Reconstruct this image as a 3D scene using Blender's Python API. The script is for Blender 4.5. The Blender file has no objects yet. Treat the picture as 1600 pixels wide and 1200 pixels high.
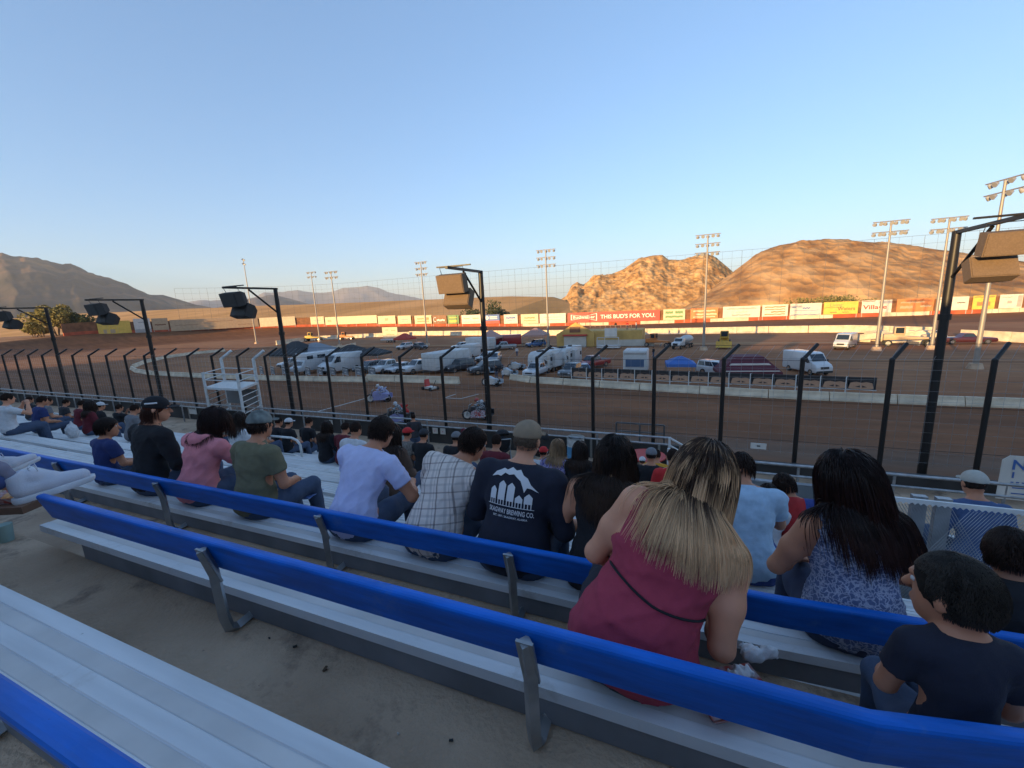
import bpy, math, random
import numpy as np
from mathutils import Vector, Matrix
random.seed(7); rng = np.random.default_rng(7)
sc = bpy.context.scene
C = sc.collection
rad = math.radians
# ------------------------------------------------------------------ camera
EYE = 7.6                       # eye height above the track, metres
FPX, PITCH, ROLL, YAW = 644.7, .18675, .0463, .3962
def _R():
    cp, sp = math.cos(PITCH), math.sin(PITCH); cr, sr = math.cos(ROLL), math.sin(ROLL); cy, sy = math.cos(YAW), math.sin(YAW)
    base = np.array([[1,0,0],[0,0,1],[0,-1,0]], float)
    return np.array([[cy,-sy,0],[sy,cy,0],[0,0,1]]) @ base @ np.array([[1,0,0],[0,cp,sp],[0,-sp,cp]]) @ np.array([[cr,-sr,0],[sr,cr,0],[0,0,1]])
MC = _R()
cam = bpy.data.cameras.new('camera'); camo = bpy.data.objects.new('camera', cam); C.objects.link(camo)
cam.lens = 36*FPX/1600; cam.sensor_width = 36; cam.clip_start = .05; cam.clip_end = 40000
mw = Matrix.Identity(4)
for i in range(3):
    mw[i][0] = MC[i,0]; mw[i][1] = -MC[i,1]; mw[i][2] = -MC[i,2]
mw[2][3] = EYE
camo.matrix_world = mw; sc.camera = camo
# ------------------------------------------------------------------ sky, sun, exposure
SUN_EL, SUN_AZ = rad(7.3), rad(20)       # low sun behind the stand, to the left
w = bpy.data.worlds.new('World'); sc.world = w; w.use_nodes = True
nt = w.node_tree; bg = nt.nodes['Background']
sky = nt.nodes.new('ShaderNodeTexSky'); sky.sky_type = 'NISHITA'; sky.sun_disc = False
sky.sun_elevation = SUN_EL; sky.sun_rotation = math.pi + SUN_AZ
sky.air_density = 1.0; sky.dust_density = .9; sky.ozone_density = 2.2; sky.altitude = 400
gm = nt.nodes.new('ShaderNodeGamma'); gm.inputs[1].default_value = .67; nt.links.new(sky.outputs[0], gm.inputs[0])
tn = nt.nodes.new('ShaderNodeMix'); tn.data_type = 'RGBA'; tn.blend_type = 'MULTIPLY'; tn.inputs[0].default_value = 1; tn.inputs[7].default_value = (1.0, 1.28, 1.62, 1)
nt.links.new(gm.outputs[0], tn.inputs[6]); nt.links.new(tn.outputs[2], bg.inputs[0]); bg.inputs[1].default_value = .128
sl = bpy.data.lights.new('sun', 'SUN'); sl.energy = 5; sl.angle = rad(.5); sl.color = (1, .64, .27)
so = bpy.data.objects.new('sun', sl); C.objects.link(so)
sdir = Vector((-math.sin(SUN_AZ)*math.cos(SUN_EL), -math.cos(SUN_AZ)*math.cos(SUN_EL), math.sin(SUN_EL)))
so.rotation_euler = sdir.to_track_quat('Z', 'Y').to_euler()
sc.view_settings.view_transform = 'Standard'; sc.view_settings.look = 'None'
sc.view_settings.exposure = 1.35; sc.view_settings.gamma = 1
sc.cycles.max_bounces = 5; sc.cycles.volume_bounces = 0
# ------------------------------------------------------------------ air
def build_haze():
    me = bpy.data.meshes.new('haze'); R_ = 13000; z0, z1 = -9, 640
    me.from_pydata([(x, y, z) for z in (z0, z1) for x, y in ((-R_,-R_),(R_,-R_),(R_,R_),(-R_,R_))], [], [(0,3,2,1),(4,5,6,7),(0,1,5,4),(1,2,6,5),(2,3,7,6),(3,0,4,7)])
    m = bpy.data.materials.new('haze_air'); m.use_nodes = True; n = m.node_tree.nodes; n.remove(n['Principled BSDF'])
    v = n.new('ShaderNodeVolumePrincipled'); v.inputs['Color'].default_value = (.80,.86,.95,1); v.inputs['Density'].default_value = 9e-5; v.inputs['Anisotropy'].default_value = .0
    m.node_tree.links.new(v.outputs[0], n['Material Output'].inputs['Volume']); me.materials.append(m)
    o = bpy.data.objects.new('haze', me); C.objects.link(o); o['kind'] = 'stuff'
build_haze()
# ------------------------------------------------------------------ helpers
def ray(px, py):
    return MC @ np.array([(px-800)/FPX, (py-600)/FPX, 1.])
def G(px, py, z=0.):                     # where the sight line meets the level z
    r = ray(px, py); t = (z-EYE)/r[2]; return Vector((r[0]*t, r[1]*t, z))
def GY(px, py, Y):                       # where it meets the distance Y
    r = ray(px, py); t = Y/r[1]; return Vector((r[0]*t, Y, EYE+r[2]*t))
MATS = {}
def mat(name, col, rough=.6, metal=0., var=.0, scale=8., bump=0., bscale=None, col2=None, detail=4., coat=0., trans=0., vec='Object', stretch=None, spec=.5):
    if name in MATS: return MATS[name]
    m = bpy.data.materials.new(name); m.use_nodes = True; n = m.node_tree.nodes; l = m.node_tree.links
    b = n['Principled BSDF']; b.inputs['Roughness'].default_value = rough; b.inputs['Metallic'].default_value = metal
    b.inputs['Base Color'].default_value = (*col, 1); b.inputs['Coat Weight'].default_value = coat
    b.inputs['Specular IOR Level'].default_value = spec
    if trans: b.inputs['Transmission Weight'].default_value = trans
    if var or bump or col2:
        tc = n.new('ShaderNodeTexCoord'); src = tc.outputs[vec]
        if stretch:
            mp = n.new('ShaderNodeMapping'); mp.inputs['Scale'].default_value = stretch; l.new(src, mp.inputs[0]); src = mp.outputs[0]
        no = n.new('ShaderNodeTexNoise'); no.inputs['Scale'].default_value = scale; no.inputs['Detail'].default_value = detail
        l.new(src, no.inputs['Vector'])
        if var or col2:
            cr = n.new('ShaderNodeValToRGB'); cr.color_ramp.elements[0].position = .32; cr.color_ramp.elements[1].position = .68
            a = [max(0, c*(1-var)) for c in col]; d = [min(1, c*(1+var)) for c in (col2 or col)]
            if col2: a = list(col); d = list(col2)
            cr.color_ramp.elements[0].color = (*a, 1); cr.color_ramp.elements[1].color = (*d, 1)
            l.new(no.outputs[0], cr.inputs[0]); l.new(cr.outputs[0], b.inputs['Base Color'])
        if bump:
            n2 = n.new('ShaderNodeTexNoise'); n2.inputs['Scale'].default_value = bscale or scale*3; n2.inputs['Detail'].default_value = 5
            l.new(src, n2.inputs['Vector'])
            bp = n.new('ShaderNodeBump'); bp.inputs['Strength'].default_value = bump; bp.inputs['Distance'].default_value = .1
            l.new(n2.outputs[0], bp.inputs['Height']); l.new(bp.outputs[0], b.inputs['Normal'])
    MATS[name] = m; return m
class MB:
    def __init__(s): s.v = []; s.f = []; s.mi = []; s.cm = 0; s.sm = []
    def add(s, vs, fs, smooth=False):
        o = len(s.v); s.v += [tuple(p) for p in vs]
        for f in fs: s.f.append(tuple(i+o for i in f)); s.mi.append(s.cm); s.sm.append(smooth)
        return s
    def box(s, c, d, rz=0., rx=0., ry=0., taper=1.):
        R = Matrix.Rotation(rz, 3, 'Z') @ Matrix.Rotation(ry, 3, 'Y') @ Matrix.Rotation(rx, 3, 'X'); c = Vector(c); vs = []
        for z in (-.5, .5):
            k = taper if z > 0 else 1
            for x, y in ((-.5,-.5),(.5,-.5),(.5,.5),(-.5,.5)): vs.append(c + R @ Vector((x*d[0]*k, y*d[1]*k, z*d[2])))
        return s.add(vs, [(0,3,2,1),(4,5,6,7),(0,1,5,4),(1,2,6,5),(2,3,7,6),(3,0,4,7)])
    def cyl(s, p0, p1, r0, r1=None, n=8, caps=True, smooth=True):
        p0 = Vector(p0); p1 = Vector(p1); r1 = r0 if r1 is None else r1; d = (p1-p0)
        if d.length < 1e-9: return s
        q = d.normalized().to_track_quat('Z', 'Y'); vs = []
        for p, r in ((p0, r0), (p1, r1)):
            for i in range(n): a = 2*math.pi*i/n; vs.append(p + q @ Vector((math.cos(a)*r, math.sin(a)*r, 0)))
        fs = [(i, (i+1) % n, n+(i+1) % n, n+i) for i in range(n)]
        s.add(vs, fs, smooth)
        if caps: s.add(vs, [tuple(range(n-1, -1, -1)), tuple(range(n, 2*n))])
        return s
    def tube(s, pts, r, n=6, smooth=True, rs=None, flat=1.):
        pts = [Vector(p) for p in pts]; k = len(pts); vs = []; up = None
        for i, p in enumerate(pts):
            d = (pts[min(i+1, k-1)]-pts[max(i-1, 0)])
            d = d.normalized() if d.length > 1e-9 else Vector((0,0,1))
            if up is None:
                up = Vector((0,0,1)) if abs(d.z) < .9 else Vector((1,0,0))
            sx = d.cross(up); sx = sx.normalized() if sx.length > 1e-6 else Vector((1,0,0)); up = sx.cross(d).normalized()
            rr = rs[i] if rs else r
            for j in range(n): a = 2*math.pi*j/n; vs.append(p + sx*math.cos(a)*rr + up*math.sin(a)*rr*flat)
        fs = [(i*n+j, i*n+(j+1) % n, (i+1)*n+(j+1) % n, (i+1)*n+j) for i in range(k-1) for j in range(n)]
        s.add(vs, fs, smooth); s.add(vs, [tuple(range(n-1, -1, -1)), tuple(range((k-1)*n, k*n))]); return s
    def prism(s, pts, h0, h1, axis='y'):   # outline pts (2D) extruded along axis
        n = len(pts)
        def m(p, h): return (p[0], h, p[1]) if axis == 'y' else ((h, p[0], p[1]) if axis == 'x' else (p[0], p[1], h))
        vs = [m(p, h0) for p in pts]+[m(p, h1) for p in pts]
        return s.add(vs, [tuple(range(n-1, -1, -1)), tuple(range(n, 2*n))]+[(i, (i+1) % n, n+(i+1) % n, n+i) for i in range(n)])
    def ell(s, c, r, n=12, m=8, R=None):
        c = Vector(c); vs = []; fs = []
        for i in range(m+1):
            t = math.pi*i/m
            for j in range(n):
                a = 2*math.pi*j/n; p = Vector((r[0]*math.sin(t)*math.cos(a), r[1]*math.sin(t)*math.sin(a), r[2]*math.cos(t)))
                vs.append(c + (R @ p if R else p))
        for i in range(m):
            for j in range(n): fs.append((i*n+j, (i+1)*n+j, (i+1)*n+(j+1) % n, i*n+(j+1) % n))
        return s.add(vs, fs, True)
    def build(s, name, mats, parent=None, loc=None, rz=0.):
        me = bpy.data.meshes.new(name); me.from_pydata(s.v, [], s.f)
        for m in (mats if isinstance(mats, (list, tuple)) else [mats]): me.materials.append(m)
        me.polygons.foreach_set('material_index', s.mi); me.polygons.foreach_set('use_smooth', s.sm); me.update()
        o = bpy.data.objects.new(name, me); C.objects.link(o)
        if parent: o.parent = parent
        if loc is not None: o.location = loc
        if rz: o.rotation_euler.z = rz
        return o
def tag(o, label=None, cat=None, group=None, kind=None):
    if label: o['label'] = label
    if cat: o['category'] = cat
    if group: o['group'] = group
    if kind: o['kind'] = kind
    return o
def empty(name, loc=(0,0,0), rz=0., label=None, cat=None, group=None):
    o = bpy.data.objects.new(name, None); C.objects.link(o); o.location = loc; o.rotation_euler = (0, 0, rz); o.empty_display_size = .2
    return tag(o, label, cat, group)
KIDS = {}
def kids(o):
    return [c for c in C.objects if c.parent is o]
def dup(o, loc=None, rz=None, label=None, group=None, tree=None):
    tr = tree or [(c, kids(c)) for c in kids(o)]
    r = o.copy(); C.objects.link(r)
    if loc is not None: r.location = loc
    if rz is not None: r.rotation_euler = (0, 0, rz)
    if label: r['label'] = label
    if group: r['group'] = group
    for c, gs in tr:
        d = c.copy(); C.objects.link(d); d.parent = r
        for g in gs:
            e = g.copy(); C.objects.link(e); e.parent = d
    return r
def tree_of(o): return [(c, kids(c)) for c in kids(o)]
def text_obj(s, name, m, parent, size, loc, rot, depth=.004, extrude=0., align='CENTER', sx=1., bold=0., warp=None, fitw=None):
    cu = bpy.data.curves.new(name, 'FONT'); cu.body = s; cu.size = size; cu.align_x = align; cu.align_y = 'CENTER'; cu.extrude = depth; cu.offset = bold; cu.resolution_u = 3
    t = bpy.data.objects.new(name+'_tmp', cu); C.objects.link(t); dg = bpy.context.evaluated_depsgraph_get()
    me = bpy.data.meshes.new_from_object(t.evaluated_get(dg)); bpy.data.objects.remove(t); bpy.data.curves.remove(cu)
    me.name = name
    if fitw:
        xs = [v.co.x for v in me.vertices]; sx = fitw/(max(xs)-min(xs))
    for v in me.vertices:
        v.co.x *= sx
        if warp: v.co = warp(v.co)
    me.materials.clear(); me.materials.append(m)
    o = bpy.data.objects.new(name, me); C.objects.link(o); o.parent = parent; o.location = loc; o.rotation_euler = rot
    return o
def lerp(a, b, t): return a+(b-a)*t
def noise2(x, y, seed=0, oct=4, f=1.):
    # cheap value noise on arrays
    out = np.zeros_like(x, float); amp = 1.; tot = 0
    for o in range(oct):
        xi = np.floor(x*f).astype(np.int64); yi = np.floor(y*f).astype(np.int64); fx = x*f-xi; fy = y*f-yi
        fx = fx*fx*(3-2*fx); fy = fy*fy*(3-2*fy)
        def h(a, b):
            n = (a*374761393+b*668265263+(seed+o)*1442695041) & 0x7fffffff
            n = ((n ^ (n >> 13))*1274126177) & 0x7fffffff
            return (n ^ (n >> 16))/0x7fffffff
        out += amp*((h(xi, yi)*(1-fx)+h(xi+1, yi)*fx)*(1-fy)+(h(xi, yi+1)*(1-fx)+h(xi+1, yi+1)*fx)*fy); tot += amp
        amp *= .5; f *= 2.03
    return out/tot
# ------------------------------------------------------------------ materials
steel = mat('galvanised_steel', (.36,.37,.38), .42, .7, var=.25, scale=6)
alu = mat('aluminium_plank', (.62,.62,.62), .5, .0, var=.12, scale=2.2, bump=.05, bscale=60, stretch=(.6,6,1))
alu2 = mat('worn_aluminium_tread', (.50,.50,.49), .6, .0, var=.18, scale=2.2, stretch=(.5,4,1))
bluep = mat('blue_painted_board', (.001,.115,.50), .42, 0., var=.25, scale=7, stretch=(.5,3,3), spec=.3, bump=.04, bscale=40)
concrete = mat('stand_concrete', (.37,.25,.16), .85, 0, col2=(.60,.43,.295), scale=1.3, bump=.3, bscale=40, detail=11)
riserm = mat('riser_paint', (.19,.195,.21), .6, .1, var=.2, scale=3)
blackp = mat('black_painted_steel', (.016,.014,.013), .45, .2)
whitep = mat('white_painted_steel', (.62,.62,.60), .45, .0, var=.12, scale=9)
darkpanel = mat('dark_wall_panel', (.040,.036,.033), .75, 0, var=.35, scale=1.2)
barrierm = mat('white_barrier_concrete', (.62,.52,.38), .85, 0, var=.2, scale=1.3, bump=.3, bscale=9, detail=8)
rubber = mat('rubber', (.02,.02,.02), .8)
glass = mat('tinted_glass', (.02,.03,.04), .08, 0, spec=.8)
chrome = mat('bright_metal', (.6,.6,.6), .25, 1.)
lampm = mat('lamp_lens', (.34,.34,.35), .25)

def stains(m, colr, sc_, lo, hi, seedv=0., amt=.8):
    # add worn patches (real dirt) over an existing material
    N = m.node_tree.nodes; L = m.node_tree.links; b = N['Principled BSDF']; src = b.inputs['Base Color'].links[0].from_socket
    tc = N.new('ShaderNodeTexCoord'); mp = N.new('ShaderNodeMapping'); mp.inputs['Location'].default_value = (seedv, seedv, 0); no = N.new('ShaderNodeTexNoise'); no.inputs['Scale'].default_value = sc_; no.inputs['Detail'].default_value = 9; no.inputs['Roughness'].default_value = .7
    L.new(tc.outputs['Object'], mp.inputs[0]); L.new(mp.outputs[0], no.inputs[0]); mr = N.new('ShaderNodeMapRange'); mr.inputs[1].default_value = lo; mr.inputs[2].default_value = hi; mr.inputs[3].default_value = 0; mr.inputs[4].default_value = amt; L.new(no.outputs[0], mr.inputs[0])
    mx = N.new('ShaderNodeMix'); mx.data_type = 'RGBA'; L.new(mr.outputs[0], mx.inputs[0]); L.new(src, mx.inputs[6]); mx.inputs[7].default_value = (*colr, 1); L.new(mx.outputs[2], b.inputs['Base Color'])
stains(concrete, (.13,.09,.065), 2.3, .55, .68, 3.); stains(concrete, (.10,.08,.07), 14, .66, .70, 9., .7)
stains(alu, (.36,.31,.25), 3.1, .58, .72, 5., .55); stains(alu, (.15,.13,.12), 19, .68, .71, 7., .8); stains(bluep, (.10,.20,.42), 5., .60, .72, 2., .5); stains(bluep, (.02,.02,.04), 26, .69, .72, 4., .7)
alu_grime = mat('aluminium_groove', (.56,.53,.50), .6, .0, var=.16, scale=2.6)
# ------------------------------------------------------------------ terrain and track
XL, XR, YF, YB, RT = -125., 85., 14., 138., 62.; YC = 76.
def stadium(step=2.5):
    P = []
    def add(x, y, nx, ny): P.append((x, y, nx, ny))
    n = int((XR-XL)/step)
    for i in range(n): add(XL+(XR-XL)*i/n, YF, 0, -1)
    m = int(math.pi*RT/step)
    for i in range(m): a = -math.pi/2+math.pi*i/m; add(XR+RT*math.cos(a), YC+RT*math.sin(a), math.cos(a), math.sin(a))
    for i in range(n): add(XR-(XR-XL)*i/n, YB, 0, 1)
    for i in range(m): a = math.pi/2+math.pi*i/m; add(XL+RT*math.cos(a), YC+RT*math.sin(a), math.cos(a), math.sin(a))
    return P
def wall_z(x, y):
    if y > YB-.5:      # back straight
        return float(np.interp(x, [XL, -83, -49, -20, 23, 72, 85], [2.1, 1.05, .25, 0, .34, .67, .9]))
    if x < XL:
        a = math.degrees(math.atan2(y-YC, XL-x))   # 90 back, 0 tip, -90 front
        return float(np.interp(a, [-90, -60, -20, 0, 10, 31, 58, 90], [0, .8, 4.0, 4.9, 4.4, 3.7, 3.05, 2.1]))
    if x > XR:
        a = math.degrees(math.atan2(y-YC, x-XR)); return float(np.interp(a, [-90, -50, 0, 90], [0, 1.5, 3, .9]))
    return 0.
PATH = stadium(); NP_ = len(PATH)
PZ = [wall_z(p[0], p[1]) for p in PATH]
offs = [-1.2*i for i in range(0, 22)]
def ground_mesh():
    tin = [0, -1.5,-3,-4.5,-6,-7.2,-8.4,-9.6,-10.8,-12,-14,-16,-18,-20,-22,-25,-30,-36,-44,-52,-58,-61.9]
    tout = [.3, 3, 8, 20, 45, 90, 180, 400, 900, 2000, 5000, 8000, 11500]
    al = sorted(tin)+tout; vs = []; cols = []
    for t in al:
        for k, (x, y, nx, ny) in enumerate(PATH):
            zb = PZ[k]
            if t <= 0:
                u = min(1., -t/24); z = zb*(1-u)**1.6
                X, Y = x+nx*t, y+ny*t
            else:
                cx = min(max(x, XL), XR); X, Y = x+nx*t, y+ny*t
                if t > 100: # spread the straights so the outer rings stay round
                    dx, dy = X-(-20), Y-YC; r = math.hypot(dx, dy); s_ = (t+62)/r if t > 400 else 1; X, Y = -20+dx*s_, YC+dy*s_
                z = zb if t < 60 else zb*max(0, 1-(t-60)/300)
                if abs(x-(-20)) < 106 and y < 20: z = -.3 if t < 500 else z
                if t > 1500: z = -5*(t/11500)
            vs.append((X, Y, z))
    arr = np.array(vs)
    n = len(PATH); rows = len(al); fs = []
    for i in range(rows-1):
        for j in range(n): fs.append((i*n+j, i*n+(j+1) % n, (i+1)*n+(j+1) % n, (i+1)*n+j))
    c0 = len(vs)
    me = bpy.data.meshes.new('ground'); me.from_pydata(vs, [], fs+[tuple(range(n))][:0]); me.update()
    # colours of the dirt itself: damp packed groove, loose cushion, dry infield
    T = np.repeat(np.array(al), n); S = np.tile(np.arange(n)*2.5, rows)
    base = np.array([.27, .115, .050]); trk = np.array([.19, .080, .036]); grey = np.array([.13, .095, .072]); dry = np.array([.32, .17, .085]); plain = np.array([.36, .18, .08])
    nz = noise2(S/30, T/1.3, 3, 4)[:, None]; nz2 = noise2(arr[:, 0]/14+500, arr[:, 1]/14+500, 9, 4)[:, None]
    col = base*(.8+.5*nz2)
    intrk = ((T <= 0) & (T > -23))[:, None]
    col = np.where(intrk, trk*(.75+.55*nz), col)
    front = (arr[:, 1] < 40)[:, None] & intrk
    gb = np.clip(1-np.abs(T+8.8)/2.6, 0, 1)[:, None]
    col = np.where(front, col*(1-gb*.8)+grey*gb*.8*(.85+.3*nz), col)
    col = np.where((T < -26)[:, None] & (nz2 > .52), col*.6+dry*.4, col)
    col = np.where((T > 0)[:, None], plain*(.8+.4*nz2), col)
    at = me.color_attributes.new('dirt', 'FLOAT_COLOR', 'POINT'); buf = np.ones((len(vs), 4)); buf[:, :3] = np.clip(col, 0, 1); at.data.foreach_set('color', buf.ravel())
    m = bpy.data.materials.new('dirt'); m.use_nodes = True; N = m.node_tree.nodes; L = m.node_tree.links; b = N['Principled BSDF']; b.inputs['Roughness'].default_value = .95; b.inputs['Specular IOR Level'].default_value = .2
    a = N.new('ShaderNodeAttribute'); a.attribute_name = 'dirt'; tc = N.new('ShaderNodeTexCoord'); no = N.new('ShaderNodeTexNoise'); no.inputs['Scale'].default_value = .5; no.inputs['Detail'].default_value = 9; no.inputs['Roughness'].default_value = .65
    mp = N.new('ShaderNodeMapping'); mp.inputs['Scale'].default_value = (.35, 1.4, 1); L.new(tc.outputs['Object'], mp.inputs[0]); L.new(mp.outputs[0], no.inputs[0])
    mr = N.new('ShaderNodeMapRange'); mr.inputs[1].default_value = .3; mr.inputs[2].default_value = .7; mr.inputs[3].default_value = .72; mr.inputs[4].default_value = 1.3; L.new(no.outputs[0], mr.inputs[0])
    mx = N.new('ShaderNodeMix'); mx.data_type = 'RGBA'; mx.blend_type = 'MULTIPLY'; mx.inputs[0].default_value = 1; L.new(a.outputs[0], mx.inputs[6]); L.new(mr.outputs[0], mx.inputs[7]); L.new(mx.outputs[2], b.inputs[0])
    n2 = N.new('ShaderNodeTexNoise'); n2.inputs['Scale'].default_value = 3; n2.inputs['Detail'].default_value = 8; L.new(tc.outputs['Object'], n2.inputs[0])
    bp = N.new('ShaderNodeBump'); bp.inputs['Strength'].default_value = .5; bp.inputs['Distance'].default_value = .12; L.new(n2.outputs[0], bp.inputs[2]); L.new(bp.outputs[0], b.inputs['Normal'])
    me.materials.append(m)
    for p in me.polygons: p.use_smooth = True
    o = bpy.data.objects.new('ground', me); C.objects.link(o); tag(o, kind='structure'); return o
ground_mesh()
# chalk marks on the track
chalk = mat('chalk_line', (.55,.55,.52), .9, var=.2, scale=3)
def strip(mb, a, b, wd, z=.012):
    a = Vector((a[0], a[1], z)); b = Vector((b[0], b[1], z)); d = (b-a).normalized(); n = Vector((-d.y, d.x, 0))*wd/2
    mb.add([a-n, b-n, b+n, a+n], [(0,1,2,3)])
m_ = MB(); strip(m_, G(497, 643), G(577, 621), .16); tag(m_.build('start_line', chalk), 'white chalk start line across the front straight beside the grid', 'track marking')
m_ = MB(); a, b, c, d = G(694, 622), G(712, 616), G(721, 623), G(748, 616)
strip(m_, a, b, .12); strip(m_, a, c, .12, .016); strip(m_, c, d, .12, .02); tag(m_.build('grid_mark', chalk), 'white chalk grid box mark on the track left of the black sidecar', 'track marking')
# ------------------------------------------------------------------ hills
def hill(name, prof, dist, depth, rough, m, seed, nfreq=.05, base=0., back=1.4, nr=90, na=None, kind='structure', p=1.15, terr=0):
    # prof: (azimuth deg, elevation deg) of the skyline; dist: distance of the ridge
    az = np.array([q[0] for q in prof]); el = np.array([q[1] for q in prof])
    na = na or 220; A = np.linspace(az[0], az[-1], na); E = np.interp(A, az, el)
    D0 = dist(A) if callable(dist) else np.full(na, dist)
    v = np.linspace(-1, back, nr)
    AA, VV = np.meshgrid(A, v); DD = D0[None, :]+VV*depth
    X = DD*np.sin(np.radians(AA)); Y = DD*np.cos(np.radians(AA))
    Hh = EYE+D0*np.tan(np.radians(E))-base
    prof_v = np.where(VV < 0, np.clip(1+VV, 0, 1)**p, np.clip(1-(VV/back)**2, 0, 1))
    U_ = np.radians(AA)*DD.mean(); W_ = VV*depth*.45; nz = noise2(U_*nfreq+900, W_*nfreq+900, seed, 6); nz2 = np.abs(noise2(U_*nfreq*2.3+300, W_*nfreq*2.3+300, seed+5, 5)-.5)*2
    ridge = (1-nz2)
    env = np.sin(np.pi*np.clip((VV+1)/2, 0, 1))
    damp = np.clip(np.abs(VV)/.12, .05, 1)
    Z = base+Hh[None, :]*prof_v+rough*((nz-.5)*1.6+(ridge-.6)*.7)*env*damp*np.clip(Hh[None, :]/20, 0, 1)
    Z = np.where((VV <= -1) | (VV >= back), base-3, Z)
    n = na; vs = np.stack([X.ravel(), Y.ravel(), Z.ravel()], 1)
    i, j = np.meshgrid(np.arange(nr-1), np.arange(na-1), indexing='ij'); q = (i*n+j).ravel()
    fs = np.stack([q, q+1, q+n+1, q+n], 1)
    me = bpy.data.meshes.new(name); me.from_pydata(vs.tolist(), [], fs.tolist()); me.materials.append(m); me.polygons.foreach_set('use_smooth', [True]*len(fs)); me.update()
    o = bpy.data.objects.new(name, me); C.objects.link(o); tag(o, kind=kind); return o
def rockmat(name, c1, c2, c3, sc1, sc2, bump, dist):
    m = bpy.data.materials.new(name); m.use_nodes = True; N = m.node_tree.nodes; L = m.node_tree.links; b = N['Principled BSDF']; b.inputs['Roughness'].default_value = .95; b.inputs['Specular IOR Level'].default_value = .1
    tc = N.new('ShaderNodeTexCoord')
    n1 = N.new('ShaderNodeTexNoise'); n1.inputs['Scale'].default_value = sc1; n1.inputs['Detail'].default_value = 10; n1.inputs['Roughness'].default_value = .6; mp = N.new('ShaderNodeMapping'); mp.inputs['Scale'].default_value = (1, .4, 1.3); L.new(tc.outputs['Object'], mp.inputs[0]); L.new(mp.outputs[0], n1.inputs[0])
    vo = N.new('ShaderNodeTexVoronoi'); vo.inputs['Scale'].default_value = sc2; L.new(mp.outputs[0], vo.inputs[0])
    cr = N.new('ShaderNodeValToRGB'); e = cr.color_ramp.elements; e[0].position = .38; e[0].color = (*c1, 1); e[1].position = .62; e[1].color = (*c3, 1); k = e.new(.5); k.color = (*c2, 1); L.new(n1.outputs[0], cr.inputs[0]); L.new(cr.outputs[0], b.inputs[0])
    bp = N.new('ShaderNodeBump'); bp.inputs['Strength'].default_value = bump; bp.inputs['Distance'].default_value = dist; 
    ad = N.new('ShaderNodeMath'); ad.operation = 'ADD'; L.new(n1.outputs[0], ad.inputs[0]); L.new(vo.outputs[0], ad.inputs[1]); L.new(ad.outputs[0], bp.inputs['Height']); L.new(bp.outputs[0], b.inputs['Normal'])
    return m
rockA = rockmat('granite_hill', (.34,.18,.07), (.54,.30,.115), (.68,.42,.19), .14, .30, .8, 1.6)
rockB = rockmat('brush_hill', (.30,.15,.06), (.48,.26,.105), (.62,.37,.17), .06, .20, .8, 1.8)
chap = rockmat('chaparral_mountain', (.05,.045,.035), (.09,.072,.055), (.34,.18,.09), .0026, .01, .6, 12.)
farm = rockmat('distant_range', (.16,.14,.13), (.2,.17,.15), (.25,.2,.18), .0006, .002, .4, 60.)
damm = rockmat('dam_grass', (.48,.25,.085), (.58,.31,.11), (.66,.36,.14), .02, .05, .1, .4)
def AE(px, py):
    r = ray(px, py); return (math.degrees(math.atan2(r[0], r[1])), math.degrees(math.atan2(r[2], math.hypot(r[0], r[1]))))
hill('rocky_hill', [AE(*p) for p in [(840,488),(862,478),(885,462),(893,446),(902,440),(912,447),(930,434),(950,430),(975,420),(998,404),(1020,399),(1035,398),(1045,406),(1062,407),(1080,402),(1090,398),(1100,396),(1112,399),(1125,407),(1145,424),(1175,448),(1215,470)]],
     400, 105, 7.5, rockA, 11, .05, base=-1, p=.9)
hill('round_hill', [AE(*p) for p in [(1040,492),(1075,472),(1110,452),(1145,425),(1165,410),(1190,395),(1220,384),(1255,377),(1300,375),(1345,377),(1385,381),(1430,385),(1475,391),(1530,400),(1600,408),(1700,425),(1850,470)]],
     330, 110, 5.5, rockB, 23, .034, base=-1, p=.72)
hill('mountain', [AE(*p) for p in [(-500,470),(-250,430),(-100,408),(-40,404),(0,404),(40,403),(70,409),(100,421),(112,419),(140,432),(175,440),(200,449),(235,460),(255,460),(280,467),(305,475),(330,480)]],
     3300, 1300, 110, chap, 31, .0016, base=-1, na=300, nr=110, p=1.0)
hill('foothill', [AE(*p) for p in [(330,482),(350,478),(380,470),(395,467),(420,462),(445,464),(470,471),(500,478)]], 5200, 900, 60, chap, 44, .002, base=-1, nr=40, na=60)
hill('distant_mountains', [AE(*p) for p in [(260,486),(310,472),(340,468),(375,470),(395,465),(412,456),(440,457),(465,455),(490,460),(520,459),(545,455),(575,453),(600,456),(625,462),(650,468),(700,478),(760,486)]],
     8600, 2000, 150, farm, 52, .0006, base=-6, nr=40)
# dam: one long even embankment
def dam():
    pts = [(-200,520),(0,500),(40,496),(120,490),(200,487),(300,482),(340,481),(400,478),(500,475),(600,471),(700,467),(800,463),(862,464),(900,476),(960,489)]
    vs = []; 
    for px, py in pts:
        r = ray(px, py); Y = 330.; X = r[0]/r[1]*Y; z = EYE+r[2]/r[1]*Y; d = Vector((-.0, -1, 0))
        vs += [(X, Y-max(8, z*10.5), -1), (X, Y-max(6, z*6), z*.42), (X, Y-3, z), (X, Y+6, z), (X, Y+90, -1)]
    k = 5; fs = [(i*k+j, (i+1)*k+j, (i+1)*k+j+1, i*k+j+1) for i in range(len(pts)-1) for j in range(k-1)]
    m = MB(); m.add(vs, fs, False); tag(m.build('dam_embankment', damm), kind='structure')
dam()
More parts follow.
